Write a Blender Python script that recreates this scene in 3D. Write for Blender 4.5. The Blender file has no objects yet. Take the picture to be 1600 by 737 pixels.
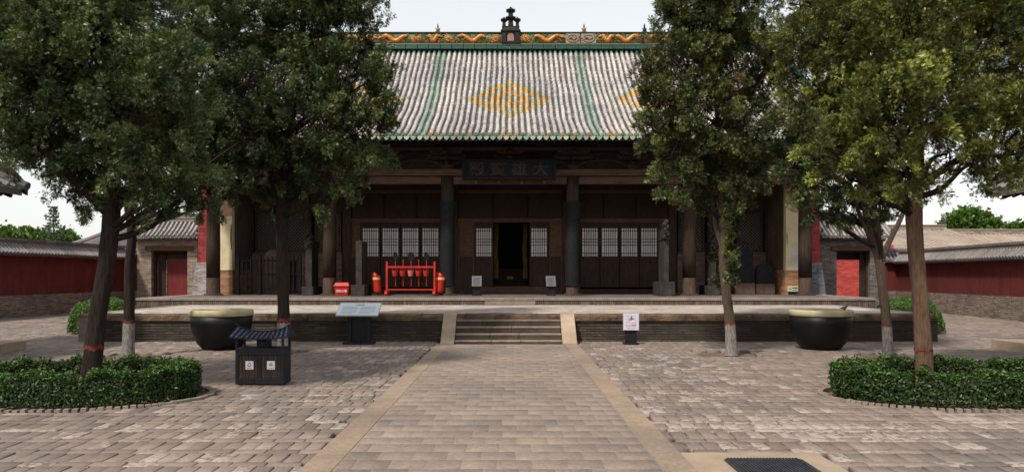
import bpy, math, random
import numpy as np
from mathutils import Vector, Matrix
random.seed(11); rng = np.random.default_rng(11)
R = math.radians
sc = bpy.context.scene
COL = sc.collection
# ------------------------------------------------------------------ camera
F = 1143.0; HOR = 430.0; CH = 1.6
cd = bpy.data.cameras.new('camera'); cam = bpy.data.objects.new('camera', cd); COL.objects.link(cam)
cam.location = (0, 0, CH); cam.rotation_euler = (R(90), 0, 0)
cd.sensor_fit = 'HORIZONTAL'; cd.sensor_width = 36; cd.lens = 36*F/1600
cd.shift_y = (HOR-368.5)/1600; cd.clip_end = 3000; cd.clip_start = .05
sc.camera = cam
# ------------------------------------------------------------------ sky and sun
SUN_EL, SUN_AZ = R(52), R(-142)      # azimuth measured from +Y (away from camera), negative = left
w = bpy.data.worlds.new("World"); sc.world = w; w.use_nodes = True
nt = w.node_tree; nt.nodes.clear()
sky = nt.nodes.new('ShaderNodeTexSky'); sky.sky_type = 'NISHITA'; sky.sun_disc = False
sky.sun_elevation = SUN_EL; sky.sun_rotation = SUN_AZ
sky.air_density = 1.3; sky.dust_density = 1.6; sky.ozone_density = 1.0
hs = nt.nodes.new('ShaderNodeHueSaturation'); hs.inputs['Saturation'].default_value = .30; hs.inputs['Value'].default_value = .97
bg = nt.nodes.new('ShaderNodeBackground'); bg.inputs[1].default_value = .15
ow = nt.nodes.new('ShaderNodeOutputWorld')
# the thin even haze of the day: the clear-sky gradient compressed
dv = nt.nodes.new('ShaderNodeVectorMath'); dv.operation = 'SCALE'; dv.inputs['Scale'].default_value = 1/6
ga = nt.nodes.new('ShaderNodeGamma'); ga.inputs[1].default_value = .45
mu = nt.nodes.new('ShaderNodeVectorMath'); mu.operation = 'SCALE'; mu.inputs['Scale'].default_value = 4.6
nt.links.new(sky.outputs[0], dv.inputs[0]); nt.links.new(dv.outputs[0], ga.inputs[0]); nt.links.new(ga.outputs[0], mu.inputs[0]); nt.links.new(mu.outputs[0], hs.inputs['Color']); nt.links.new(hs.outputs[0], bg.inputs[0]); nt.links.new(bg.outputs[0], ow.inputs[0])
sl = bpy.data.lights.new('sun', 'SUN'); sl.energy = 2.6; sl.angle = R(5); sl.color = (1, .93, .83)
so = bpy.data.objects.new('sun', sl); COL.objects.link(so)
sd = Vector((math.sin(SUN_AZ)*math.cos(SUN_EL), math.cos(SUN_AZ)*math.cos(SUN_EL), math.sin(SUN_EL)))
so.rotation_euler = (-sd).to_track_quat('-Z', 'Y').to_euler(); so.location = (0, 0, 30)
sc.view_settings.view_transform = 'Standard'; sc.view_settings.look = 'None'
sc.view_settings.exposure = 0.72; sc.view_settings.gamma = 1
sc.cycles.max_bounces = 6; sc.cycles.diffuse_bounces = 3; sc.cycles.transparent_max_bounces = 8

def P(px, py, Y):
    return ((px-800)/F*Y, Y, CH-(py-HOR)/F*Y)
# ------------------------------------------------------------------ nodes
class NT:
    def __init__(s, name):
        s.m = bpy.data.materials.new(name); s.m.use_nodes = True
        s.t = s.m.node_tree; s.b = s.t.nodes['Principled BSDF']; s.out = s.t.nodes['Material Output']
    def n(s, typ, ins=None, **props):
        nd = s.t.nodes.new('ShaderNode'+typ)
        for k, v in props.items(): setattr(nd, k, v)
        for k, v in (ins or {}).items(): s.set(nd.inputs[k], v)
        return nd
    def set(s, sock, v):
        if isinstance(v, bpy.types.NodeSocket): s.t.links.new(v, sock)
        else:
            if isinstance(v, (tuple, list)) and len(v) == 3 and sock.type == 'RGBA': v = (*v, 1)
            sock.default_value = v
    def coord(s, scale=(1, 1, 1)):
        tc = s.n('TexCoord'); return s.n('Mapping', {0: tc.outputs['Object'], 3: scale}).outputs[0]
    def noise(s, vec, scale=5, detail=4, rough=.6, dist=0):
        return s.n('TexNoise', {'Vector': vec, 'Scale': scale, 'Detail': detail, 'Roughness': rough, 'Distortion': dist}).outputs[0]
    def ramp(s, fac, stops, interp='LINEAR'):
        nd = s.n('ValToRGB', {0: fac}); cr = nd.color_ramp; cr.interpolation = interp
        while len(cr.elements) < len(stops): cr.elements.new(.5)
        for e, (p, c) in zip(cr.elements, stops):
            e.position = p; e.color = (*c, 1) if not isinstance(c, (int, float)) else (c, c, c, 1)
        return nd.outputs[0]
    def mix(s, fac, a, b, mode='MIX'):
        nd = s.n('Mix', data_type='RGBA', blend_type=mode)
        s.set(nd.inputs[0], fac); s.set(nd.inputs[6], a); s.set(nd.inputs[7], b); return nd.outputs[2]
    def math(s, op, a, b=0.0, c=None):
        nd = s.n('Math', operation=op); s.set(nd.inputs[0], a); s.set(nd.inputs[1], b)
        if c is not None: s.set(nd.inputs[2], c)
        return nd.outputs[0]
    def fin(s, col, rough=.8, bump=None, bs=.4, bd=.02, metal=0, spec=.3):
        s.set(s.b.inputs['Base Color'], col); s.set(s.b.inputs['Roughness'], rough)
        s.b.inputs['Metallic'].default_value = metal; s.b.inputs['Specular IOR Level'].default_value = spec
        if bump is not None:
            b = s.n('Bump', {'Height': bump, 'Strength': bs, 'Distance': bd}); s.set(s.b.inputs['Normal'], b.outputs[0])
        return s.m
def mott(name, c1, c2, scale=6, sv=(1, 1, 1), rough=.8, bs=.3, bd=.01, metal=0, spec=.3, dirt=.25, fine=None):
    s = NT(name); v = s.coord(sv); n1 = s.noise(v, scale, 6, .65)
    c = s.ramp(n1, [(.3, c1), (.7, c2)])
    n2 = s.noise(s.coord(), 1.3, 3, .6)
    c = s.mix(1.0, c, s.ramp(n2, [(.3, 1-dirt), (.7, 1.0)]), 'MULTIPLY')
    return s.fin(c, rough, s.noise(v, fine or scale*4, 4, .7), bs, bd, metal, spec)
def brickm(name, cols, mortar, bw, bh, ms=.008, flat=False, rough=.85, stain=None, bs=.6, worn=None, wamt=.58):
    s = NT(name); tc = s.n('TexCoord'); sp = s.n('SeparateXYZ', {0: tc.outputs['Object']})
    if flat: vec = tc.outputs['Object']
    else: vec = s.n('CombineXYZ', {0: s.math('ADD', sp.outputs[0], sp.outputs[1]), 1: sp.outputs[2]}).outputs[0]
    wob = s.n('TexNoise', {'Vector': vec, 'Scale': 3.0, 'Detail': 3})
    v2 = s.n('VectorMath', {0: vec, 1: s.n('VectorMath', {0: wob.outputs['Color'], 'Scale': .012}, operation='SCALE').outputs[0]}, operation='ADD').outputs[0]
    br = s.n('TexBrick', {'Vector': v2, 'Color1': cols[0], 'Color2': cols[1], 'Mortar': mortar, 'Scale': 1.0,
                          'Mortar Size': ms, 'Mortar Smooth': .2, 'Brick Width': bw, 'Row Height': bh, 'Bias': 0.0})
    # second offset brick-size variation
    cellv = s.n('VectorMath', {0: v2, 1: (1/bw, 1/bh, 1)}, operation='MULTIPLY').outputs[0]
    vo = s.n('TexVoronoi', {'Vector': cellv, 'Scale': .9, 'Randomness': 1.0})
    var = s.ramp(s.n('SeparateColor', {0: vo.outputs['Color']}).outputs[0], [(0, .6), (.5, .95), (1, 1.35)])
    c = s.mix(.8, br.outputs[0], var, 'MULTIPLY')
    nz = s.noise(tc.outputs['Object'], 14, 6, .7)
    c = s.mix(1, c, s.ramp(nz, [(.3, .65), (.7, 1.15)]), 'MULTIPLY')
    if worn:
        n3 = s.noise(v2, 2.2, 7, .75); c = s.mix(s.ramp(n3, [(wamt, 0), (wamt+.08, 1)]), c, worn)
    if stain:
        n4 = s.noise(tc.outputs['Object'], .8, 5, .65); c = s.mix(s.ramp(n4, [(.38, .75), (.62, 0)]), c, stain)
    h = s.math('ADD', s.math('MULTIPLY', br.outputs[1], -1.0), s.math('MULTIPLY', nz, .5))
    return s.fin(c, rough, h, bs, .012)
def attrm(name, rough=.8, bs=.4, bd=.006, nscale=30, worn=None, spec=.3, amt=(.7, 1.15), extra=None):
    s = NT(name); a = s.n('Attribute', attribute_name='col').outputs[0]
    v = s.coord(); nz = s.noise(v, nscale, 6, .7)
    c = s.mix(1, a, s.ramp(nz, [(.3, amt[0]), (.7, amt[1])]), 'MULTIPLY')
    n2 = s.noise(v, .55, 5, .6)
    c = s.mix(1, c, s.ramp(n2, [(.32, (.70, .73, .76)), (.62, (1.08, 1.05, 1.02))]), 'MULTIPLY')
    n5 = s.noise(s.coord((1, 1.4, 1)), 2.6, 6, .7); c = s.mix(1, c, s.ramp(n5, [(.34, (.84, .84, .86)), (.52, (1, 1, 1))]), 'MULTIPLY')
    if worn:
        # pale worn patches broken up at the size of the bricks
        big = s.noise(v, .7, 3, .5); sm = s.noise(s.coord((1, 1.6, 1)), 7, 6, .75)
        wa = s.n('Attribute', attribute_name='worn').outputs['Fac']
        f = s.math('ADD', s.math('MULTIPLY', big, .25), s.math('MULTIPLY', s.noise(s.coord(), 13, 5, .6), .6))
        f = s.math('ADD', f, s.math('MULTIPLY', wa, .20))
        c = s.mix(s.ramp(f, [(worn[1], 0), (worn[1]+.05, .8)]), c, worn[0])
    return s.fin(c, rough, nz, bs, bd, 0, spec)
def leafm(name, trans=.25, rough=.5, spec=.25):
    s = NT(name); a = s.n('Attribute', attribute_name='col').outputs[0]
    s.set(s.b.inputs['Base Color'], a); s.b.inputs['Roughness'].default_value = rough; s.b.inputs['Specular IOR Level'].default_value = spec
    tr = s.n('BsdfTranslucent', {0: s.mix(1, a, (1.25, 1.3, .6), 'MULTIPLY')})
    mx = s.n('MixShader', {0: trans, 1: s.b.outputs[0], 2: tr.outputs[0]}); s.t.links.new(mx.outputs[0], s.out.inputs[0])
    return s.m
# ------------------------------------------------------------------ mesh tools
def setcol(me, cols):
    a = me.color_attributes.new('col', 'FLOAT_COLOR', 'POINT')
    c = np.ones((len(me.vertices), 4), np.float32); c[:, :3] = cols; a.data.foreach_set('color', c.ravel())
class MB:
    def __init__(s): s.v = []; s.f = []; s.c = []; s.cur = None; s.nc = 0
    def add(s, vs, fs):
        k = len(s.v); s.v.extend([tuple(p) for p in vs]); s.f.extend([tuple(i+k for i in f) for f in fs])
        if s.cur is not None: s.c.extend([s.cur]*len(vs))
        return s
    def box(s, x0, x1, y0, y1, z0, z1, b=0):
        if x0 > x1: x0, x1 = x1, x0
        if y0 > y1: y0, y1 = y1, y0
        if z0 > z1: z0, z1 = z1, z0
        vs = [(x, y, z) for z in (z0, z1) for y in (y0, y1) for x in (x0, x1)]
        return s.add(vs, [(0, 2, 3, 1), (4, 5, 7, 6), (0, 1, 5, 4), (2, 6, 7, 3), (0, 4, 6, 2), (1, 3, 7, 5)])
    def frust(s, cx, cy, z0, z1, ax, ay, bx, by, n=4):
        if n == 4:
            vs = [(cx-ax, cy-ay, z0), (cx+ax, cy-ay, z0), (cx+ax, cy+ay, z0), (cx-ax, cy+ay, z0),
                  (cx-bx, cy-by, z1), (cx+bx, cy-by, z1), (cx+bx, cy+by, z1), (cx-bx, cy+by, z1)]
            return s.add(vs, [(3, 2, 1, 0), (4, 5, 6, 7), (0, 1, 5, 4), (1, 2, 6, 5), (2, 3, 7, 6), (3, 0, 4, 7)])
        return s.lathe([(ax, z0), (bx, z1)], cx, cy, n)
    def lathe(s, prof, cx, cy, n=24, cap=True):
        vs = []; fs = []
        for r, z in prof:
            for i in range(n):
                a = 2*math.pi*i/n; vs.append((cx+r*math.cos(a), cy+r*math.sin(a), z))
        m = len(prof)
        for j in range(m-1):
            for i in range(n):
                fs.append((j*n+i, j*n+(i+1) % n, (j+1)*n+(i+1) % n, (j+1)*n+i))
        if cap: fs.append(tuple(range(n))[::-1]); fs.append(tuple((m-1)*n+i for i in range(n)))
        return s.add(vs, fs)
    def tube(s, pts, rad, n=8, rough=0.0, flat=1.0, seed=0):
        pts = [Vector(p) for p in pts]
        if not isinstance(rad, (list, tuple)): rad = [rad]*len(pts)
        up = None; vs = []; fs = []
        rr = random.Random(seed); ph = [rr.uniform(0, 6.28) for _ in range(6)]
        for k, p in enumerate(pts):
            t = (pts[min(k+1, len(pts)-1)]-pts[max(k-1, 0)]).normalized()
            if up is None: up = Vector((1, 0, 0)) if abs(t.x) < .9 else Vector((0, 1, 0))
            a = (up-t*up.dot(t)).normalized(); b = t.cross(a); up = a
            for i in range(n):
                th = 2*math.pi*i/n
                r = rad[k]
                if rough:
                    tw = k*.05
                    r *= 1+rough*(.5*math.sin(3*th+ph[0]+tw)+.35*math.sin(7*th+ph[1]-tw*2)+.3*math.sin(11*th+ph[2]+tw*3)+.5*math.sin(k*.9+ph[3]+2*th)*.4)
                vs.append(p+a*r*math.cos(th)+b*r*math.sin(th)*flat)
        for j in range(len(pts)-1):
            for i in range(n): fs.append((j*n+i, j*n+(i+1) % n, (j+1)*n+(i+1) % n, (j+1)*n+i))
        fs.append(tuple(range(n))[::-1]); fs.append(tuple((len(pts)-1)*n+i for i in range(n)))
        return s.add(vs, fs)
    def prism(s, poly, y0, y1, plane='xz'):
        n = len(poly)
        g = {'xz': lambda a, b, d: (a, d, b), 'yz': lambda a, b, d: (d, a, b), 'xy': lambda a, b, d: (a, b, d)}[plane]
        vs = [g(a, b, y0) for a, b in poly]+[g(a, b, y1) for a, b in poly]
        return s.add(vs, [tuple(range(n)), tuple(range(2*n-1, n-1, -1))]+[(i, i+n, (i+1) % n+n, (i+1) % n) for i in range(n)])
    def ball(s, c, r, nu=10, nv=7):
        rx, ry, rz = r if isinstance(r, (tuple, list)) else (r, r, r)
        vs = [(c[0], c[1], c[2]-rz)]; fs = []
        for j in range(1, nv):
            a = -math.pi/2+math.pi*j/nv
            for i in range(nu):
                t = 2*math.pi*i/nu; vs.append((c[0]+rx*math.cos(a)*math.cos(t), c[1]+ry*math.cos(a)*math.sin(t), c[2]+rz*math.sin(a)))
        vs.append((c[0], c[1], c[2]+rz)); L = len(vs)-1
        for i in range(nu):
            fs.append((0, 1+(i+1) % nu, 1+i)); fs.append((L, L-nu+i, L-nu+(i+1) % nu))
            for j in range(nv-2): a = 1+j*nu; fs.append((a+i, a+(i+1) % nu, a+nu+(i+1) % nu, a+nu+i))
        return s.add(vs, fs)
    def build(s, name, m, parent=None, loc=None, smooth=False, bevel=0, kind=None, jit=0):
        o0 = Vector(loc) if loc is not None else (Vector(parent['o']) if parent is not None else Vector((0, 0, 0)))
        me = bpy.data.meshes.new(name)
        vv = s.v
        if jit: vv = [(x+random.uniform(-jit, jit), y+random.uniform(-jit, jit), z+random.uniform(-jit, jit)) for x, y, z in vv]
        me.from_pydata([(x-o0.x, y-o0.y, z-o0.z) for x, y, z in vv], [], s.f)
        if s.c: setcol(me, np.array(s.c, np.float32))
        me.materials.append(m)
        bmfix(me)
        if smooth: me.shade_smooth()
        o = bpy.data.objects.new(name, me); COL.objects.link(o)
        if parent is not None: o.parent = parent; o.location = (0, 0, 0); PO[o.name] = o0
        else: o.location = o0
        POS[o.name] = o0
        if bevel:
            b = o.modifiers.new('bevel', 'BEVEL'); b.width = bevel; b.segments = 2; b.limit_method = 'ANGLE'; b.angle_limit = R(40)
        if kind: o['kind'] = kind
        return o
PO = {}; POS = {}
import bmesh
def bmfix(me):
    if len(me.polygons) > 60000: return
    bm = bmesh.new(); bm.from_mesh(me); bmesh.ops.recalc_face_normals(bm, faces=bm.faces); bm.to_mesh(me); bm.free()
class Par(dict): pass
def build(mb, name, m, parent=None, **k):
    """build a mesh in world coordinates under a parent whose origin is known"""
    if parent is not None:
        o0 = POS[parent.name]
        o = mb.build(name, m, None, loc=o0, **k); o.parent = parent; o.location = (0, 0, 0); POS[o.name] = o0; return o
    return mb.build(name, m, None, **k)
def thing(name, loc, label, cat, group=None):
    o = bpy.data.objects.new(name, None); COL.objects.link(o); o.location = loc; o.empty_display_size = .2
    POS[o.name] = Vector(loc); tag(o, label, cat, group); return o
def tag(o, label, cat, group=None):
    o['label'] = label; o['category'] = cat
    if group: o['group'] = group
    return o
def dup(root, loc, label, rz=None, mirror=False):
    r = root.copy(); COL.objects.link(r); r.location = loc
    if rz is not None: r.rotation_euler.z = rz
    if label: r['label'] = label
    def rec(src, dst):
        for ch in src.children:
            c = ch.copy(); COL.objects.link(c); c.parent = dst; rec(ch, c)
    rec(root, r); POS[r.name] = Vector(loc); return r
def rawmesh(name, V, polys, m, cols=None, parent=None, loc=(0, 0, 0), smooth=False):
    """V (n,3) array, polys (k,m) int array"""
    me = bpy.data.meshes.new(name); V = np.asarray(V, np.float32)-np.array(loc, np.float32)
    k, mm = polys.shape
    me.vertices.add(len(V)); me.vertices.foreach_set('co', V.ravel())
    me.loops.add(k*mm); me.loops.foreach_set('vertex_index', polys.astype(np.int32).ravel())
    me.polygons.add(k); me.polygons.foreach_set('loop_start', np.arange(0, k*mm, mm, dtype=np.int32))
    me.update(calc_edges=True)
    if cols is not None: setcol(me, cols)
    me.materials.append(m)
    if smooth: me.shade_smooth()
    o = bpy.data.objects.new(name, me); COL.objects.link(o)
    if parent is not None: o.parent = parent
    else: o.location = loc
    POS[o.name] = Vector(loc)
    return o
def text(body, size, m, parent, mat4, name='lettering', ext=.001, align='CENTER', bold=0):
    cu = bpy.data.curves.new('t', 'FONT'); cu.body = body; cu.size = size; cu.extrude = ext; cu.align_x = align; cu.align_y = 'CENTER'; cu.offset = bold
    cu.resolution_u = 3
    ob = bpy.data.objects.new('t', cu); COL.objects.link(ob)
    dg = bpy.context.evaluated_depsgraph_get(); me = bpy.data.meshes.new_from_object(ob.evaluated_get(dg))
    bpy.data.objects.remove(ob); bpy.data.curves.remove(cu)
    me.transform(mat4); me.transform(Matrix.Translation(-POS[parent.name])); me.materials.clear(); me.materials.append(m)
    o = bpy.data.objects.new(name, me); COL.objects.link(o); o.parent = parent; POS[o.name] = POS[parent.name]; return o
FACE = Matrix.Rotation(R(90), 4, 'X')     # text facing the camera (-Y)
def poly_smooth(pts, k=6):
    """Catmull-Rom through pts"""
    pts = [Vector(p) for p in pts]; out = []
    for i in range(len(pts)-1):
        p0 = pts[max(i-1, 0)]; p1 = pts[i]; p2 = pts[i+1]; p3 = pts[min(i+2, len(pts)-1)]
        for j in range(k):
            t = j/k
            out.append(.5*((2*p1)+(-p0+p2)*t+(2*p0-5*p1+4*p2-p3)*t*t+(-p0+3*p1-3*p2+p3)*t**3))
    out.append(pts[-1]); return out
def lerp(a, b, t): return a+(b-a)*t
# ------------------------------------------------------------------ materials
M = {}
M['wood'] = mott('dark_wood', (.024, .016, .012), (.086, .055, .039), 5, (9, 9, .7), .85, .35, .006, spec=.15)
M['wood_red'] = mott('red_brown_wood', (.058, .032, .022), (.185, .100, .064), 5, (.8, 9, 9), .85, .35, .006, spec=.15)
M['wood_beam'] = mott('beam_wood', (.055, .036, .026), (.165, .104, .072), 4, (.6, 8, 8), .85, .4, .008, spec=.15)
M['column'] = mott('column_wood', (.018, .012, .009), (.072, .046, .033), 4, (7, 7, .5), .85, .5, .01, spec=.15)
M['column_foot'] = mott('column_foot_wood', (.045, .027, .018), (.15, .10, .07), 5, (8, 8, .8), .9, .5, .01, spec=.15)
M['soot'] = mott('dark_eave_wood', (.022, .017, .014), (.072, .050, .038), 5, (3, 3, 3), .9, .3, .01, spec=.1)
M['bluegrey'] = mott('faded_painted_wood', (.022, .023, .025), (.062, .064, .066), 5, (2, 2, 2), .85, .3, .01, spec=.15)
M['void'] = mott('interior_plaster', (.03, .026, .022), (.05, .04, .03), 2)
M['couplet'] = mott('couplet_board_lacquer', (.007, .0075, .009), (.020, .020, .022), 7, (4, 4, 1), .7, .3, .004, spec=.15)
M['faded'] = mott('faded_gilt', (.034, .031, .028), (.070, .063, .055), 12, rough=.9, spec=.1)
M['paper'] = mott('window_paper', (.88, .90, .88), (.94, .95, .93), 3, rough=.7, bs=.05, dirt=.06)
M['paper'].node_tree.nodes['Principled BSDF'].inputs['Specular IOR Level'].default_value = .1
M['yellow'] = mott('yellow_plaster', (.62, .51, .30), (.78, .68, .44), 2.5, (1, 1, 1), .9, .3, .01, dirt=.15)
M['brownplaster'] = mott('shade_brown_plaster', (.075, .050, .034), (.17, .12, .085), 2.5, (1, 1, .5), .9, .3, .01, dirt=.35)  # yellow wall's inner faces with eave shade put in the colour; one bare patch
M['peel'] = mott('peeled_plaster', (.42, .20, .10), (.60, .42, .26), 9, (1, 1, 1), .95, .6, .02)
M['whitepatch'] = mott('lime_patch', (.62, .57, .54), (.72, .68, .64), 4, rough=.9)
M['orangebrick'] = brickm('orange_brick', ((.48, .24, .12), (.38, .19, .10)), (.30, .20, .13), .28, .065, .006)
M['redbrick'] = brickm('red_limewashed_brick', ((.34, .045, .04), (.29, .038, .034)), (.19, .025, .022), .28, .065, .006, bs=.7)
M['palebrick'] = brickm('pale_limewashed_brick', ((.42, .37, .36), (.30, .27, .26)), (.2, .18, .17), .28, .065, .006, worn=(.62, .58, .56), wamt=.55)
M['greybrick'] = brickm('grey_blue_brick', ((.20, .20, .23), (.13, .13, .15)), (.07, .07, .08), .28, .065, .006, worn=(.42, .40, .42), wamt=.62)
M['gatebrick'] = brickm('weathered_brick', ((.40, .30, .23), (.26, .21, .17)), (.17, .145, .125), .27, .065, .008, worn=(.55, .47, .39), wamt=.6, bs=1.0)
M['gatebrick2'] = brickm('grey_weathered_brick', ((.24, .21, .19), (.15, .135, .125)), (.09, .085, .08), .27, .065, .008, worn=(.42, .38, .34), wamt=.6, bs=1.0)
M['basebrick'] = brickm('wall_base_brick', ((.30, .23, .18), (.20, .16, .13)), (.10, .085, .07), .27, .065, .010, worn=(.42, .36, .30), wamt=.62, bs=1.0)
M['terracebrick'] = brickm('sooty_terrace_brick', ((.105, .080, .060), (.055, .043, .034)), (.025, .021, .018), .36, .062, .009, stain=(.034, .029, .024), worn=(.19, .145, .11), wamt=.62, bs=1.2)
M['riserbrick'] = brickm('upright_riser_brick', ((.16, .12, .10), (.10, .078, .066)), (.05, .04, .035), .065, .3, .008, bs=.8)
M['coping'] = mott('coping_stone', (.19, .15, .125), (.30, .245, .20), 5, rough=.85, bs=.5, bd=.01)
M['wornstone'] = mott('worn_terrace_edge', (.055, .038, .028), (.26, .165, .10), 2.2, rough=.9, bs=1.0, bd=.05, dirt=.5, fine=14)
M['terracefloor'] = brickm('terrace_floor_brick', ((.44, .375, .32), (.37, .315, .27)), (.27, .225, .19), .30, .15, .006, flat=True, worn=(.50, .43, .38), wamt=.55, bs=.3)
M['hallfloor'] = brickm('porch_floor_brick', ((.15, .125, .11), (.12, .10, .088)), (.08, .07, .06), .33, .33, .006, flat=True, bs=.3)
M['stairstone'] = mott('stair_stone', (.055, .040, .028), (.115, .085, .062), 4, rough=.85, bs=.6, bd=.012, dirt=.4)
M['rampstone'] = mott('ramp_stone', (.30, .22, .15), (.42, .32, .23), 3, rough=.85, bs=.4, bd=.008, dirt=.25)
M['kerbstone'] = attrm('sandstone_kerb', .8, .35, .004, 25)
M['paving'] = attrm('grey_brick_paving', .78, .5, .006, 28, worn=((.36, .30, .26), .56))
M['path'] = attrm('path_brick', .78, .4, .004, 24, worn=((.33, .265, .215), .60))
M['soil'] = mott('soil', (.10, .07, .05), (.22, .155, .11), 9, rough=.95, bs=.8, bd=.02)
M['ground'] = mott('packed_earth', (.10, .08, .06), (.16, .125, .10), 3, rough=.95)
M['mortar'] = mott('path_mortar', (.20, .16, .125), (.32, .26, .20), 8, rough=.9)
M['concrete'] = mott('tan_concrete', (.29, .22, .155), (.37, .285, .205), 4, rough=.85, bs=.4)
def redwall():
    q = NT('dark_red_limewash'); v = q.coord(); c = q.ramp(q.noise(v, 1.4, 6, .65), [(.3, (.070, .012, .011)), (.7, (.135, .021, .019))])
    st_ = q.noise(q.coord((2.2, 2.2, .35)), 2.0, 5, .7); c = q.mix(1, c, q.ramp(st_, [(.35, .8), (.6, 1.08)]), 'MULTIPLY')
    sp = q.n('SeparateXYZ', {0: v}); low = q.math('MULTIPLY', q.math('SUBTRACT', 1.6, sp.outputs[2]), .16)
    f = q.math('ADD', q.noise(v, 5, 6, .75), low); c = q.mix(q.ramp(f, [(.72, 0), (.76, .8)]), c, (.26, .12, .09))
    return q.fin(c, .9, q.noise(v, 9, 5, .7), .35, .02)
M['redwall'] = redwall()
M['reddoor'] = mott('dark_red_door_paint', (.14, .018, .018), (.19, .026, .024), 4, (3, 3, .6), rough=.7)
M['brightred'] = brickm('bright_red_limewash', ((.50, .075, .058), (.44, .062, .048)), (.36, .05, .04), .28, .065, .005, worn=(.62, .40, .28), wamt=.68, bs=.5)
M['greytile'] = attrm('grey_roof_tile', .85, .5, .01, 18)
M['tanbrick'] = brickm('ridge_brick', ((.36, .29, .24), (.26, .21, .18)), (.15, .12, .1), .4, .12, .01)
M['glaze'] = attrm('glazed_roof_tile', .35, .3, .004, 22, spec=.5, amt=(.75, 1.1))
M['greenglaze'] = mott('green_glaze', (.006, .030, .022), (.020, .095, .062), 9, rough=.45, spec=.4, bs=.3)
M['ridgegreen'] = mott('dark_green_relief', (.010, .030, .018), (.06, .10, .05), 22, rough=.6, spec=.3, bs=1.0, bd=.04)
M['orangeglaze'] = mott('orange_glaze', (.42, .13, .02), (.72, .30, .05), 12, rough=.35, spec=.5)
M['scrollgreen'] = mott('green_leaf_glaze', (.03, .09, .04), (.13, .20, .08), 14, rough=.5)
M['brownglaze'] = mott('brown_glaze', (.20, .09, .04), (.36, .18, .08), 12, rough=.45)
M['paleglaze'] = mott('weathered_relief', (.30, .20, .15), (.50, .42, .34), 25, rough=.6, bs=1, bd=.03)
M['darkclay'] = mott('dark_clay', (.008, .008, .009), (.03, .026, .025), 10, rough=.7, spec=.2)
M['pinkclay'] = mott('pink_clay', (.22, .12, .09), (.34, .21, .17), 8, rough=.8)
M['barkd'] = mott('dark_bark', (.020, .015, .012), (.075, .056, .045), 6, (9, 9, 1.0), .95, 1.0, .03, spec=.1)
M['barkw'] = mott('warm_bark', (.10, .055, .035), (.28, .17, .11), 6, (9, 9, 1.0), .95, 1.0, .03)
M['barkm'] = mott('grey_bark', (.06, .042, .030), (.18, .125, .09), 6, (9, 9, 1.0), .95, 1.0, .03)
M['whitewash'] = mott('flaking_whitewash', (.075, .060, .050), (.42, .39, .36), 7, (6, 6, 1.4), .9, .8, .02)
M['redband'] = mott('red_paint', (.085, .022, .018), (.24, .040, .030), 12, (5, 5, 3), .85, .6, .01)
M['leaf'] = leafm('cypress_leaf', .22, .42, .35); M['leafb'] = leafm('hedge_leaf', .2, .45, .3)
M['blackmetal'] = mott('black_metal', (.006, .007, .010), (.013, .015, .020), 8, rough=.55, spec=.3, bs=.05)
M['black'] = mott('black_glaze', (.003, .0035, .0035), (.007, .0075, .0075), 4, rough=.5, spec=.25, bs=.1)
M['cream'] = mott('cream_rim_glaze', (.46, .40, .22), (.60, .53, .32), 6, rough=.5, spec=.4, bs=.2)
M['water'] = mott('sky_grey_water', (.25, .24, .23), (.36, .34, .32), 4, rough=.8)  # vat water, the sky's reflection put into a matte grey colour
M['slatwood'] = mott('slat_wood', (.018, .011, .008), (.070, .040, .027), 5, (6, 6, .7), .7, .3, .005)
M['bintile'] = mott('blue_grey_roof_tile', (.03, .04, .075), (.12, .14, .22), 9, rough=.45, spec=.5)
M['whitelabel'] = mott('white_label', (.62, .62, .64), (.70, .70, .72), 3, rough=.5, bs=.02, dirt=.05)
M['ink'] = mott('black_ink', (.02, .02, .025), (.03, .03, .035), 3, rough=.6, bs=0)
M['greyink'] = mott('grey_ink', (.22, .26, .28), (.28, .32, .34), 3, rough=.6, bs=0)
M['redink'] = mott('red_ink', (.45, .08, .10), (.5, .1, .12), 3, rough=.6, bs=0)
M['purpleink'] = mott('violet_ink', (.30, .22, .42), (.36, .28, .48), 3, rough=.6, bs=0)
M['bluepanel'] = mott('pale_blue_panel', (.60, .68, .72), (.68, .75, .78), 2, rough=.35, bs=.02, dirt=.05)
M['steel'] = mott('brushed_edge', (.45, .5, .52), (.6, .63, .65), 9, rough=.35, metal=.5)
M['lilac'] = mott('white_sign_panel', (.60, .56, .66), (.66, .62, .72), 2, rough=.4, bs=.02, dirt=.05)
M['greypanel'] = mott('grey_sign_panel', (.13, .13, .15), (.17, .17, .19), 5, rough=.6, bs=.02)
M['firered'] = mott('fire_red_paint', (.42, .020, .012), (.56, .032, .02), 5, rough=.5, spec=.3, bs=.05, dirt=.2)
M['oldred'] = mott('faded_red_paint', (.62, .14, .14), (.72, .24, .22), 5, rough=.5)
M['yellowband'] = mott('yellow_reflective_band', (.75, .55, .12), (.85, .68, .25), 6, rough=.4)
M['stone'] = mott('stele_stone', (.030, .027, .024), (.072, .064, .056), 6, rough=.9, bs=.5, spec=.1)
M['darkstone'] = mott('dark_stele_stone', (.012, .013, .017), (.030, .030, .034), 6, rough=.8, bs=.4, spec=.15)
M['redstone'] = mott('reddish_pedestal_stone', (.09, .055, .04), (.20, .13, .10), 4, rough=.9, bs=.6)
M['pale_lattice'] = mott('weathered_lattice', (.16, .135, .115), (.28, .25, .21), 8, rough=.9)
M['fencewood'] = mott('fence_wood', (.005, .0045, .005), (.016, .012, .011), 6, (6, 6, 1), .85, spec=.1)
M['signcream'] = mott('cream_sign', (.60, .60, .46), (.66, .66, .52), 3, rough=.5)
M['greenink'] = mott('green_ink', (.35, .5, .05), (.4, .55, .08), 3, rough=.5)
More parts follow.
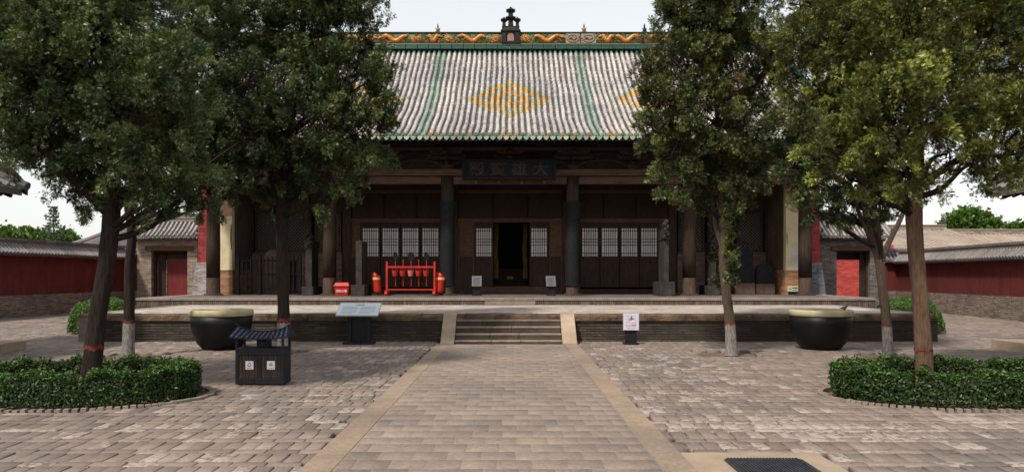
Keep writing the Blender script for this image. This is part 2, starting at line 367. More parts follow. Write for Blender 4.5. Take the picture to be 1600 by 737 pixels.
M['rubber'] = mott('ribbed_black_mat', (.016, .018, .022), (.04, .044, .052), 10, rough=.6, spec=.4)
M['gold'] = mott('old_gold', (.35, .22, .06), (.55, .38, .10), 8, rough=.5)
M['gildred'] = mott('hanging_cloth', (.20, .10, .03), (.35, .2, .06), 8, (1, 1, .3), .9)
M['feather'] = mott('brown_feathers', (.08, .05, .03), (.22, .15, .10), 30, rough=.8)

# ================================================================== GROUND
MB().box(-600, 600, -300, 900, -.5, -.06).build('ground', M['ground'], kind='structure')
PATHX = (-1.74, 1.51)                      # outer edges of the central path
AX = -.11
BEDS = [(-5.72, 9.68, 1.68, 1.08), (5.84, 9.68, 1.68, 1.08)]
PITS = [(-7.6, 14.5, .62), (-4.80, 15.35, .55), (4.46, 14.95, .62), (7.46, 14.5, .62)]
def bricks(x0, x1, y0, y1, fn_skip, name, m, base, lay, z=0.0, depth=.055, gap=.010, var=.07, zj=.0022):
    L = []
    y = y0; r = 0
    while y < y1:
        d, wd = lay[r % len(lay)]
        off = random.uniform(0, wd)
        if len(lay) == 1: off = (r % 2)*wd*.5+random.uniform(-.02, .02)
        x = x0-off
        while x < x1:
            a, b = max(x, x0), min(x+wd, x1)
            if b-a > .03: L.append((a, b, y, y+d))
            x += wd
        y += d; r += 1
    A = np.array(L); cx = (A[:, 0]+A[:, 1])/2; cy = (A[:, 2]+A[:, 3])/2
    A = A[~fn_skip(cx, cy)]; n = len(A)
    g = gap/2*(1+rng.random(n)*.9)
    zz = z+rng.normal(0, zj, n)
    tx = rng.normal(0, zj*.6, (n, 4))
    X0, X1, Y0, Y1 = A[:, 0]+g, A[:, 1]-g, A[:, 2]+g, A[:, 3]-g
    V = np.zeros((n, 12, 3)); bv = .004 if zj > .0015 else .0025
    for k, (xx, yy, sx, sy) in enumerate(((X0, Y0, 1, 1), (X1, Y0, -1, 1), (X1, Y1, -1, -1), (X0, Y1, 1, -1))):
        j = rng.normal(0, .0015, (n, 2))
        V[:, k, 0] = xx+j[:, 0]; V[:, k, 1] = yy+j[:, 1]; V[:, k, 2] = z-depth
        V[:, k+4, 0] = xx+j[:, 0]; V[:, k+4, 1] = yy+j[:, 1]; V[:, k+4, 2] = zz+tx[:, k]-bv
        V[:, k+8, 0] = xx+sx*bv+j[:, 0]; V[:, k+8, 1] = yy+sy*bv+j[:, 1]; V[:, k+8, 2] = zz+tx[:, k]
    q = [(8, 9, 10, 11)]+[(i, (i+1) % 4, (i+1) % 4+4, i+4) for i in range(4)]+[(i+4, (i+1) % 4+4, (i+1) % 4+8, i+8) for i in range(4)]
    Fc = (np.arange(n)[:, None, None]*12+np.array(q)[None]).reshape(-1, 4)
    b1 = np.array(base[0]); b2 = np.array(base[1]); t = rng.random((n, 1))
    col = (b1*(1-t)+b2*t)*(1+rng.normal(0, var, (n, 1)))
    o = rawmesh(name, V.reshape(-1, 3), Fc, m, np.repeat(np.clip(col, .02, .9), 12, 0)); o['kind'] = 'structure'
    cx, cy = (A[:, 0]+A[:, 1])/2, (A[:, 2]+A[:, 3])/2
    def bump_(v, c, w): return np.exp(-((v-c)/w)**2)
    p = .07+.75*bump_(cy, 7.75+.25*np.sin(cx*1.3), .42)*(cx > 1.4)+.40*bump_(cx, 2.3+.05*cy, .95)*(cy < 15)*(cx > 1.4)+.25*bump_(cy, 7.6, .3)*(cx < -1.7)*(cx > -6.5)+.28*bump_(cx, -2.6, .8)*(cy > 8.6)*(cy < 15)+.15*bump_(cx, -9, 3)*(cy > 16)
    if name == 'path': p = p*0
    wv = (rng.random(n) < p)*(.5+.5*rng.random(n))
    at = o.data.attributes.new('worn', 'FLOAT', 'POINT'); at.data.foreach_set('value', np.repeat(wv, 12).astype(np.float32))
    return o
def skip(cx, cy):
    s = (cx > PATHX[0]) & (cx < PATHX[1]) & (cy < 17.8)
    s |= (np.abs(cx-AX) < 10.33) & (cy > 17.72)
    s |= (np.abs(cx-AX) < 11.7) & (cy > 23.1)
    for bx, by, rx, ry in BEDS: s |= (((cx-bx)/rx)**2+((cy-by)/ry)**2 < 1)
    for bx, by, h in PITS: s |= (np.abs(cx-bx) < h) & (np.abs(cy-by) < h)
    s |= (cx > 1.5) & (cx < 2.75) & (cy < 6.62) & (cy > 5.0)
    s |= (cx < -10.95) & (cy < 16.2) | (cx > 10.75) & (cy < 16.3)
    return s
bricks(-21.5, 20.5, 3.6, 38.5, skip, 'paving', M['paving'], ((.198, .154, .128), (.255, .202, .169)), [(.30, .155), (.15, .30)])
MB().box(PATHX[0]+.02, PATHX[1]-.02, 1.5, 16.93, -.05, .0078).build('path_bed', M['mortar'], kind='structure')
bricks(PATHX[0]+.28, PATHX[1]-.28, 1.6, 16.9, lambda x, y: x > 99, 'path', M['path'],
       ((.232, .180, .148), (.272, .214, .175)), [(.295, .30)], z=.010, depth=.02, gap=.003, var=.035, zj=.0010)
kb = MB()
for side in (0, 1):
    y = 1.6
    while y < 16.9:
        l = random.uniform(.75, 1.0); g = random.uniform(.9, 1.12); kb.cur = (.29*g, .218*g, .158*g)
        xa = PATHX[0] if side == 0 else PATHX[1]-.27
        kb.box(xa, xa+.27, y, min(y+l-.006, 16.92), -.05, .013+random.uniform(-.002, .002)); y += l
kb.build('path_kerb', M['kerbstone'], kind='structure', bevel=.004)
MB().box(1.515, 2.74, 5.0, 6.60, -.05, .006).build('concrete_pad', M['concrete'], kind='structure')
for i, (bx, by, rx, ry) in enumerate(BEDS):
    MB().lathe([(1, -.05), (1, -.035)], 0, 0, 48).build('planting_bed_soil', M['soil'], kind='structure')
    o = bpy.context.scene.objects[-1] if False else COL.objects[-1]; o.location = (bx, by, 0); o.scale = (rx+.06, ry+.06, 1)
for bx, by, h in PITS:
    MB().box(bx-h-.05, bx+h+.05, by-h-.05, by+h+.05, -.058, -.048).build('tree_pit_soil', M['soil'], kind='structure')
# brick-on-edge rings round the beds
for i, (bx, by, rx, ry) in enumerate(BEDS):
    e = MB(); n = 112
    for k in range(n):
        a = 2*math.pi*k/n; x = bx+(rx+.02)*math.cos(a); y = by+(ry+.02)*math.sin(a)
        nx, ny = math.cos(a)/rx, math.sin(a)/ry; l = math.hypot(nx, ny); nx /= l; ny /= l
        h = .028+random.uniform(-.006, .008); q = []
        for (u, v) in ((-.035, -.03), (.035, -.03), (.035, .03), (-.035, .03)):
            q.append((x+nx*u-ny*v, y+ny*u+nx*v))
        e.prism(q, -.05, h, 'xy')
    o = e.build('bed_edging', M['coping'], loc=(bx, by, 0))
    tag(o, ['ring of pale edging bricks round the left hedge near the bin', 'ring of pale edging bricks round the right hedge near the drain cover'][i], 'edging', 'edging rings of the planting beds')

# ================================================================== TERRACE
TX0, TX1, TY = AX-10.36, AX+10.38, 17.72
ter = thing('stone_terrace', (AX, TY, 0), 'low wide terrace with sooty brick face and worn brown stone edge before the hall', 'terrace')
build(MB().box(TX0+.03, TX1-.03, TY+.035, 23.2, -.05, .495), 'brick_face', M['terracebrick'], ter)
build(MB().box(TX0+.06, TX1-.06, TY+.30, 23.2, .496, .664), 'floor', M['terracefloor'], ter)
def worn_block(mb, x0, x1, y0, y1, z0, z1, seed, amp=.025):
    rr = random.Random(seed); nx = max(4, int((x1-x0)/.07)); prof = [(y1, z0), (y0, z0), (y0-.004, lerp(z0, z1, .5)), (y0+.006, z1-.03), (y0+.035, z1-.004), (y0+.1, z1), (y1, z1)]
    ph = [rr.uniform(0, 6.3) for _ in range(6)]; vs = []; fs = []; m = len(prof)
    for i in range(nx+1):
        x = lerp(x0, x1, i/nx)
        wv = amp*(.5*math.sin(x*2.1+ph[0])+.4*math.sin(x*5.3+ph[1])+.3*math.sin(x*13+ph[2])+.35*rr.uniform(-1, 1))
        for k, (y, z) in enumerate(prof):
            t = 1 if k in (2, 3, 4) else (.35 if k == 5 else 0)
            dz = -abs(wv)*1.2*t if k >= 3 else 0
            vs.append((x, y+wv*.8*t+amp*.4*t, z+dz))
    for i in range(nx):
        for k in range(m-1): fs.append((i*m+k, i*m+k+1, (i+1)*m+k+1, (i+1)*m+k))
    fs.append(tuple(range(m))); fs.append(tuple(nx*m+k for k in range(m))[::-1]); mb.add(vs, fs)
cop = MB(); x = TX0; sd_ = 5
while x < TX1-.01:
    l = random.uniform(.9, 1.7); x2 = min(x+l, TX1)
    if x2 > TX1-.5: x2 = TX1
    worn_block(cop, x+.004, x2-.004, TY-.01, TY+.36, .50, .668+random.uniform(-.006, .004), sd_, random.choice([.02, .035, .055])); sd_ += 1; x = x2
build(cop, 'edge_coping', M['wornstone'], ter)
for sx in (TX0, TX1-.3):
    sc_ = MB()
    y = TY+.37
    while y < 23.0: sc_.box(sx, sx+.3, y, min(y+1.2, 23.09)-.005, .552, .671+random.uniform(-.003, .003)); y += 1.2
    build(sc_, 'side_coping', M['coping'], ter, bevel=.01)
build(MB().box(TX0-.02, TX0+.22, TY-.03, TY+.25, -.05, .56), 'corner_pier', M['coping'], ter, bevel=.008)
build(MB().box(TX1-.2, TX1+.03, TY-.03, TY+.25, -.05, .56), 'corner_pier', M['terracebrick'], ter, bevel=.008)
st = thing('stone_steps', (AX, 17.3, 0), 'four brown stone steps with pale sloping side slabs up to the terrace', 'steps')
SX0, SX1 = AX-1.22, AX+1.27
for i, (yf, z) in enumerate(((16.93, .085), (17.15, .225), (17.37, .375), (17.58, .525))):
    x = SX0; mbs = MB()
    cuts = [SX0, SX0+random.uniform(.6, .9), SX0+random.uniform(1.3, 1.7), SX1]
    for a, b in zip(cuts[:-1], cuts[1:]): mbs.box(a+.002, b-.002, yf, 17.70, z-.17 if i else -.05, z+random.uniform(-.004, .004))
    build(mbs, 'step', M['stairstone'], st, bevel=.014, jit=.002)
    nb = MB()
    for a, b in zip(cuts[:-1], cuts[1:]): nb.box(a+.004, b-.004, yf-.012, yf+.2, z-.028, z+.008)
    build(nb, 'tread', M['coping'], st, bevel=.008)  # paler tread: worn stone, with the light its edge catches put into the colour
for (a, b) in ((SX0-.33, SX0-.01), (SX1+.01, SX1+.35)):
    build(MB().prism([(16.90, -.05), (16.90, .03), (17.02, .10), (17.74, .655), (18.1, .70), (18.1, -.05)], a, b, 'yz'), 'side_slab', M['rampstone'], st, bevel=.01)
# hall platform
PX0, PX1, PY = AX-11.78, AX+11.62, 23.1
HZ = .89
pl = thing('hall_platform', (AX, PY, 0), 'long low brick platform with upright brick riser carrying the hall', 'platform')
build(MB().box(PX0+.02, PX1-.02, PY+.02, 39.0, -.05, .80), 'riser', M['riserbrick'], pl)
build(MB().box(PX0+.5, PX1-.5, PY+.46, 38.9, .80, HZ-.004), 'floor', M['hallfloor'], pl)
cp = MB(); x = PX0
while x < PX1-.01:
    l = random.uniform(.9, 1.8); x2 = x+l if x+l < PX1-.4 else PX1
    cp.box(x+.003, x2-.003, PY-.01, PY+.455, .802, HZ+random.uniform(-.004, .004)); x = x2
y = PY+.46
while y < 38: cp.box(PX0, PX0+.49, y+.003, y+1.2, .802, HZ); cp.box(PX1-.49, PX1, y+.003, y+1.2, .802, HZ); y += 1.203
build(cp, 'edge_coping', M['coping'], pl, bevel=.012)
build(MB().box(AX-.75, AX+.85, PY-.03, PY, .672, .79), 'plain_riser_slab', M['coping'], pl, bevel=.008)

# ================================================================== HALL
hall = thing('temple_hall', (AX, 29, HZ), 'wide dark timber temple hall with glazed tile roof and yellow diamond pattern', 'temple')
CX = [-10.70, -6.53, -2.31, 2.17, 6.35, 10.50]
CY, WY = 26.2, 29.0
for i, cx in enumerate(CX):
    mb = MB(); r = .235
    prof = [(r, HZ+.62), (r*1.01, 2.6), (r*.97, 4.2), (r*.93, 5.14)]
    mb.lathe(prof, cx, CY, 28); c = build(mb, 'column', M['column'], hall, smooth=False)
    for p in c.data.polygons: p.use_smooth = len(p.vertices) == 4
    fo = build(MB().lathe([(r*1.02, HZ+.06), (r*1.0, HZ+.3), (r*1.005, HZ+.618)], cx, CY, 28), 'column_foot', M['column_foot'], c)
    build(MB().lathe([(.34, HZ-.01), (.34, HZ+.02), (.29, HZ+.058)], cx, CY, 28), 'column_base', M['stone'], c)
# couplet boards on the two middle columns
for cx in (CX[2], CX[3]):
    mb = MB(); n = 12; vs = []; fs = []
    for j, z in enumerate((1.22, 4.25)):
        for k in range(n+1):
            a = R(-90-78)+R(156)*k/n
            for rr_ in (.245, .275): vs.append((cx+rr_*math.cos(a), CY+rr_*math.sin(a), z))
    N2 = 2*(n+1)
    for k in range(n):
        a = 2*k
        fs += [(a+1, a+3, N2+a+3, N2+a+1), (a, N2+a, N2+a+2, a+2), (a, a+2, a+3, a+1), (N2+a, N2+a+1, N2+a+3, N2+a+2)]
    fs += [(0, 1, N2+1, N2), (2*n, N2+2*n, N2+2*n+1, 2*n+1)]
    mb.add(vs, fs); b = build(mb, 'couplet_board', M['couplet'], hall)
    build(MB().tube([(cx+.27*math.cos(R(-168+156*k/8)), CY+.27*math.sin(R(-168+156*k/8)), 1.24) for k in range(9)], .02, 6), 'board_rim', M['couplet'], b)
    # faded column of characters, worn to stroke-like marks
    mk = MB(); rr = random.Random(int(cx*10))
    for k in range(9):
        zc = 4.0-k*.31
        for q in range(7):
            a = R(-90+rr.uniform(-22, 22)); w_, h_ = (rr.uniform(.02, .07), .008) if q % 2 else (.008, rr.uniform(.03, .10))
            xx = cx+.279*math.cos(a); yy = CY+.279*math.sin(a)-.004; zz = zc+rr.uniform(-.09, .09)
            mk.box(xx-w_/2, xx+w_/2, yy-.004, yy+.012, zz-h_/2, zz+h_/2)
    build(mk, 'faded_characters', M['faded'], b)
# architraves
for a, b in zip(CX[:-1], CX[1:]):
    build(MB().box(a+.21, b-.21, CY-.10, CY+.12, 4.86, 5.12), 'lower_architrave', M['wood_beam'], hall, bevel=.02)
build(MB().box(CX[0]-.5, CX[-1]+.5, CY-.19, CY+.19, 5.145, 5.38), 'upper_architrave', M['wood_beam'], hall, bevel=.02)
# cross beams from the columns to the wall
for cx in CX[1:-1]:
    build(MB().box(cx-.11, cx+.11, CY+.2, WY, 4.5, 4.82), 'tie_beam', M['wood'], hall, bevel=.01)
# bracket sets over each column and at each bay's middle
def bracket(cx, s=1.0):
    mb = MB()
    mb.frust(cx, CY-.02, 5.385, 5.47, .13*s, .13*s, .17*s, .17*s); mb.box(cx-.17*s, cx+.17*s, CY-.19*s, CY+.15*s, 5.471, 5.54)
    for k, (z, hw, yo) in enumerate(((5.545, .42, 0), (5.70, .62, -.25), (5.85, .5, -.5))):
        yc = CY-.02+yo
        mb.prism([(cx-hw*s, z+.12), (cx-hw*s, z+.06), (cx-hw*s*.75, z), (cx+hw*s*.75, z), (cx+hw*s, z+.06), (cx+hw*s, z+.12)], yc-.06, yc+.06)
        for q in (-1, 0, 1): mb.frust(cx+q*hw*s*.85, yc, z+.121, z+.165, .055, .07, .08, .085)
        mb.prism([(CY-.4-yo*-1.1, z+.115), (CY-.52+yo*1.1, z+.03), (CY-.35+yo*1.1, z-.01), (CY+.3, z-.01), (CY+.3, z+.115)], cx-.055, cx+.055, 'yz')
    return mb
for cx in CX: build(bracket(cx, 1.15), 'bracket_set', M['soot'], hall)
mids = [(a+b)/2 for a, b in zip(CX[:-1], CX[1:])]
for cx in mids: build(bracket(cx, .95), 'bracket_set', M['soot'], hall)
# arched boards (camel-hump relief) between the sets
for a, b in zip(CX[:-1], CX[1:]):
    for m0, m1 in ((a, (a+b)/2), ((a+b)/2, b)):
        c_ = (m0+m1)/2; hw = (m1-m0)/2-.2
        pts = [(c_+hw*math.cos(t), CY-.12, 5.40+.30*max(0, math.sin(t))**.7) for t in np.linspace(0, math.pi, 15)]
        build(MB().tube(pts, .025, 6), 'arched_brace', M['bluegrey'], hall)
build(MB().box(CX[0]-.3, CX[-1]+.3, CY+.02, CY+.08, 5.385, 6.0), 'bracket_board', M['soot'], hall)
build(MB().tube([(-11.6, CY-.52, 6.06), (11.4, CY-.52, 6.06)], .09, 10), 'eave_purlin', M['soot'], hall)
build(MB().tube([(-11.6, CY, 6.28), (11.4, CY, 6.28)], .12, 10), 'column_purlin', M['soot'], hall)
# rafters and soffit
RY0, RY1, RZ0, RZ1 = 24.2, 32.0, 6.20, 11.42
def rz(t): return RZ0+(RZ1-RZ0)*(.60*t+.40*t*t)
def ry(t): return lerp(RY0, RY1, t)
HXL, HXR = AX-12.0, AX+12.0
sf = MB(); NTT = 14
vs = []; fs = []
for k in range(NTT+1):
    t = k/NTT
    for x in (HXL, HXR): vs += [(x, ry(t)+.04, rz(t)-.06), (x, ry(t)+.04, rz(t)-.14)]
for k in range(NTT): a = 4*k; fs += [(a, a+2, a+6, a+4), (a+1, a+5, a+7, a+3), (a, a+4, a+5, a+1), (a+2, a+3, a+7, a+6)]
fs += [(0, 1, 3, 2)]; sf.add(vs, fs); build(sf, 'roof_boarding', M['soot'], hall)
rf = MB(); x = HXL+.1
while x < HXR:
    rf.tube([(x, RY0+.16, rz(.02)-.20), (x, RY0+1.2, rz(.154)-.20), (x, CY+.3, rz(.30)-.20)], .05, 6); x += .24
build(rf, 'rafters', M['soot'], hall)
# roof tiles ---------------------------------------------------------
XC = AX+.03; PITCH = .22; NR = 54
GREY1, GREY2 = np.array((.47, .425, .40)), np.array((.58, .54, .515))
GREEN = np.array((.13, .23, .16)); GREENP = np.array((.34, .45, .36)); YEL = np.array((.66, .36, .10)); OCH = np.array((.45, .27, .09))
NTILE = 30
def tilecol(i, j, pan=False):
    """colour of the jth tile (from the eave) of the ith rib (from the centre)"""
    t = (j+.5)/NTILE; c = lerp(1, 0, 0)*GREY1+(GREY2-GREY1)*random.random()
    c = c*random.uniform(.93, 1.04)*(1+.06*math.sin(i*2.3)+.04*math.sin(i*5.1))
    if random.random() < .04: c = c*np.array((.75, .72, .7))
    for ci in (0, 26, -26):
        di = abs(i-ci); dj = abs(j-14.6)
        d = di+dj*7.4/6.0
        if d < 8.6:
            if d > 7.6: c = GREENP*random.uniform(.85, 1.1)
            elif d > 5.7 or 2.3 < d <= 4.4 or d < 1.3: c = YEL*random.uniform(.8, 1.12)
            elif random.random() < .75: c = GREENP*random.uniform(.8, 1.05)
    if abs(i) in (13, 14): c = (GREENP*.75+GREEN*.25)*random.uniform(.75, 1.1)
    if j >= NTILE-1: c = GREEN*random.uniform(.6, 1.2)
    if j == 0: c = [GREENP, GREY2, GREEN*1.3, OCH][random.choice([0, 0, 0, 1, 1, 2, 3])]*random.uniform(.8, 1.1)
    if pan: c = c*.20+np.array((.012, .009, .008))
    return tuple(np.clip(c, 0, .8))
tiles = MB(); nseg = 6
for i in range(-NR, NR+1):
    x = XC+i*PITCH; wob = random.uniform(-.008, .008)
    for j in range(NTILE):
        tiles.cur = tilecol(i, j)
        t0, t1 = j/NTILE, (j+1)/NTILE+.004
        r0, r1 = .070, .066; jx = wob+.012*math.sin(j*.35+i*.21)+.008*math.sin(j*.9+i*.5)+random.uniform(-.006, .006)
        vs = []
        for t, r, dz in ((t0, r0, .005), (t1, r1, -.002)):
            y, z = ry(t), rz(t)
            sl = (rz(t+.01)-rz(t))/(.01*(RY1-RY0)); l = math.hypot(1, sl); ny, nz = -sl/l, 1/l
            for k in range(nseg+1):
                a = math.pi*k/nseg; h = math.sin(a)*r*1.15+dz
                vs.append((x+jx+math.cos(a)*r, y+ny*h, z+nz*h))
        n1 = nseg+1
        tiles.add(vs, [(k, k+1, n1+k+1, n1+k) for k in range(nseg)]+[tuple(range(n1))])
    # pan tiles between the ribs
    NP = 62
    for j in range(NP):
        t0, t1 = j/NP, (j+1)/NP
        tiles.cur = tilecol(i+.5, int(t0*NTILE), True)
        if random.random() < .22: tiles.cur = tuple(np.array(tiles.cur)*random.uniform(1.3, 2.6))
        xs = x+PITCH/2; vs = []
        for t, dz in ((t0, .022), (t1, .0)):
            y, z = ry(t), rz(t)
            for u, h in ((-.075, .03), (-.03, 0), (.03, 0), (.075, .03)): vs.append((xs+u, y-dz*.5, z-.045+h+dz))
        for u, h in ((-.075, .03), (-.03, 0), (.03, 0), (.075, .03)): vs.append((xs+u, ry(t0)-.011, rz(t0)-.05+h))
        tiles.add(vs, [(0, 1, 5, 4), (1, 2, 6, 5), (2, 3, 7, 6), (8, 9, 1, 0), (9, 10, 2, 1), (10, 11, 3, 2)])
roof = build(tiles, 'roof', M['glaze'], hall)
# eave ends: round discs on the ribs and hanging drip tiles between
ee = MB()
for i in range(-NR, NR+1):
    x = XC+i*PITCH
    g = random.choice([GREEN*1.2, GREENP, OCH, OCH*1.2, GREEN, np.array((.2, .3, .12))])*random.uniform(.7, 1.2)
    ee.cur = tuple(g)
    ee.tube([(x, RY0-.03, RZ0+.035), (x, RY0+.04, RZ0+.05)], .075, 12)
    ee.cur = tuple(g*.6); ee.ball((x, RY0-.032, RZ0+.035), (.04, .014, .04), 8, 5)
    xs = x+PITCH/2; ee.cur = tuple(random.choice([GREENP*1.1, GREENP*1.3, GREEN*1.7, GREENP*.9])*random.uniform(.85, 1.15))
    pts = [(xs-.085, RZ0+.0), (xs-.08, RZ0-.06), (xs-.045, RZ0-.105), (xs, RZ0-.13), (xs+.045, RZ0-.105), (xs+.08, RZ0-.06), (xs+.085, RZ0)]
    ee.prism(pts, RY0-.02, RY0+.0)
build(ee, 'eave_tiles', M['glaze'], roof)
# rear slope
rb = MB(); rb.cur = (.4, .35, .33); vs = []; fs = []
for k in range(15):
    t = k/14
    for x in (HXL, HXR): vs.append((x, 2*RY1-ry(t), rz(t)))
for k in range(14): fs.append((2*k, 2*k+1, 2*k+3, 2*k+2))
rb.add(vs, fs); x = HXL+.11
while x < HXR:
    rb.tube([(x, 2*RY1-ry(t), rz(t)+.02) for t in np.linspace(0, 1, 8)], .065, 5); x += .22
build(rb, 'rear_roof', M['glaze'], hall)
# main ridge
ridge = build(MB().box(HXL+.1, HXR-.1, RY1-.16, RY1+.16, 11.68, 12.13), 'ridge', M['ridgegreen'], hall)
build(MB().box(HXL, HXR, RY1-.20, RY1+.20, 11.645, 11.68), 'ridge_moulding', M['brownglaze'], ridge, bevel=.008)
build(MB().box(HXL, HXR, RY1-.21, RY1+.21, 12.13, 12.175), 'ridge_cap', M['greenglaze'], ridge, bevel=.012)
for z0, z1, d in ((11.53, 11.643, .23), (11.40, 11.528, .27)):
    mb = MB(); x = HXL
    while x < HXR: mb.box(x+.004, min(x+.5, HXR)-.004, RY1-d, RY1+d, z0, z1); x += .5
    build(mb, 'ridge_course', M['greenglaze'], ridge, bevel=.025)
def wpx(px): return (px-800)/F*(RY1-.16)
ox_ = -.05
def dragon(x0, x1, flip=False, mat='orangeglaze', z0=11.90):
    L = x1-x0; pts = []; rad = []
    rr = random.Random(int(x0*100)); ph = rr.uniform(0, 1.2)
    for k in range(26):
        t = k/25; x = x0+L*t; pts.append((x, RY1-.185-.03*math.sin(t*9), z0+.115*math.sin(ph+t*8.2)*(1-.2*t)))
        rad.append(.034+.062*math.sin(math.pi*min(1, (1-t)*.9+.08)))
    if flip: pts = [(x0+x1-p[0], p[1], p[2]) for p in pts]
    mb = MB().tube(pts, rad, 8)
    h = pts[0]; s = -1 if not flip else 1
    mb.ball((h[0]+s*.04, h[1]-.02, h[2]+.01), (.075, .05, .055), 9, 6); mb.ball((h[0]+s*.11, h[1]-.02, h[2]-.015), (.05, .035, .03), 8, 5)
    for q in (-1, 1): mb.tube([(h[0], h[1], h[2]+.04), (h[0]-s*.07, h[1]-.02, h[2]+.09+q*.015), (h[0]-s*.13, h[1], h[2]+.08)], [.014, .01, .004], 5)
    for k in (5, 10, 17, 21):
        p = pts[k]; d = -1 if k % 2 else 1
        mb.tube([p, (p[0]+.05*s, p[1]-.02, p[2]+d*.09), (p[0]+.11*s, p[1], p[2]+d*.13)], [.028, .02, .014], 6)
        for e in (-1, 0, 1): mb.tube([(p[0]+.11*s, p[1], p[2]+d*.13), (p[0]+.15*s, p[1]-.01, p[2]+d*.13+e*.03)], [.012, .005], 4)
    for k in range(2, 24, 2): p = pts[k]; mb.frust(p[0], p[1], p[2]+.03, p[2]+.075, .02, .01, .004, .004)
    return build(mb, 'dragon_relief', M[mat], ridge, smooth=True)
def flower(x, z=11.90, s=1.0, mat='orangeglaze'):
    mb = MB(); mb.ball((x, RY1-.22, z), .045*s, 8, 6)
    for ring, n in ((.075, 7), (.125, 9)):
        for k in range(n):
            a = 2*math.pi*k/n+ring*20; mb.ball((x+ring*s*math.cos(a), RY1-.19+ring*.15, z+ring*s*math.sin(a)), (.04*s, .03, .04*s), 7, 5)
    return build(mb, 'peony_relief', M[mat], ridge, smooth=True)
for a, b, fl in ((594, 638, 0), (667, 687, 1), (719, 760, 0), (833, 879, 1), (938, 960, 0), (960, 1000, 1), (548, 586, 1), (500, 540, 0), (1012, 1050, 1), (1060, 1100, 0), (440, 480, 1), (1120, 1160, 0), (395, 425, 0), (1180, 1210, 1)):
    dragon(wpx(a)+.05, wpx(b)-.05, bool(fl))
for p in (647, 655, 701, 774, 821, 543, 490, 432, 1056, 1110, 1170): flower(wpx(p), 11.91+random.uniform(-.01, .02), 1.0 if p not in (647, 655) else .75)
for key, n_, mname in (('leaf_scroll_relief', 30, 'scrollgreen'), ('cloud_scroll_relief', 15, 'brownglaze'), ('vine_scroll_relief', 14, 'orangeglaze')):
    for pnl in range(14):
        xa = HXL+.2+pnl*(23.6/14); mb = MB(); rr = random.Random(n_+pnl)
        if n_ == 30: mb.box(xa+.01, xa+23.6/14-.01, RY1-.166, RY1-.161, 11.70, 12.10)
        for k in range(n_):
            x = xa+rr.uniform(0, 23.6/14); z = rr.uniform(11.71, 12.09); a = rr.uniform(0, 6.28); r_ = rr.uniform(.03, .07)
            if abs(x-ox_) < .45: continue
            mb.tube([(x+r_*math.cos(a+q), RY1-.165-.012*q, z+r_*.7*math.sin(a+q)) for q in (0, .8, 1.7, 2.7)], [.016, .02, .015, .005], 5)
        if n_ != 30: mb.tube([(xa+.02+q*.0825, RY1-.165, 11.90+.16*math.sin(q*.9+n_)) for q in range(21)], .011, 5)
        build(mb, key, M[mname], ridge, smooth=True)
# two weathered pale panels
for a, b in ((884, 906), (908, 931)):
    mb = MB(); x0, x1 = wpx(a), wpx(b)
    mb.box(x0, x1, RY1-.18, RY1-.161, 11.69, 12.12); c_ = (x0+x1)/2
    for k in range(16):
        an = 2*math.pi*k/16; mb.ball((c_+.24*math.cos(an), RY1-.19, 11.9+.15*math.sin(an)), (.05, .03, .035), 7, 5)
    mb.tube([(c_-.2, RY1-.19, 11.86), (c_-.08, RY1-.21, 11.96), (c_+.05, RY1-.2, 11.84), (c_+.18, RY1-.2, 11.95)], [.03, .045, .04, .015], 7)
    build(mb, 'weathered_panel', M['paleglaze'], ridge)
# centre ornament of small towers
orn = MB(); ox = (798-800)/F*32; oy = RY1
orn.box(ox-.40, ox+.40, oy-.27, oy+.27, 11.68, 11.76); orn.box(ox-.37, ox-.20, oy-.25, oy+.25, 11.76, 12.20); orn.box(ox+.20, ox+.37, oy-.25, oy+.25, 11.76, 12.20)
orn.box(ox-.2, ox+.2, oy-.2, oy+.2, 11.76, 12.2)
orn.frust(ox, oy, 12.2, 12.27, .44, .3, .40, .27); orn.frust(ox, oy, 12.27, 12.38, .38, .25, .30, .2); orn.box(ox-.38, ox+.38, oy-.2, oy+.2, 12.38, 12.43)
for dx, s, z0 in ((0, 1, 12.43), (-.29, .68, 12.43), (.29, .68, 12.43)):
    z = z0; w_ = .115*s
    tiers = ((.34 if dx == 0 else .26, 1), (.20 if dx == 0 else 0, .9))
    for h, q in tiers:
        if h == 0: continue
        orn.frust(ox+dx, oy, z, z+h, w_*q*1.05, w_*q, w_*q*.85, w_*q*.85, 4); z += h
        orn.frust(ox+dx, oy, z, z+.055, w_*q*1.2, w_*q*1.2, w_*q*1.75, w_*q*1.75); orn.frust(ox+dx, oy, z+.056, z+.13, w_*q*1.9, w_*q*1.9, w_*q*.8, w_*q*.8); z += .13
    orn.frust(ox+dx, oy, z, z+.10*s, w_*.7, w_*.7, .012, .012)
oo = build(orn, 'ridge_ornament', M['darkclay'], ridge)
build(MB().box(ox-.13, ox+.13, oy-.26, oy-.2, 11.77, 12.08), 'ornament_door', M['pinkclay'], oo) if False else None
build(MB().prism([(ox-.14, 11.77), (ox+.14, 11.77), (ox+.14, 12.02), (ox+.08, 12.10), (ox-.08, 12.10), (ox-.14, 12.02)], oy-.235, oy-.205), 'ornament_niche', M['pinkclay'], ridge)
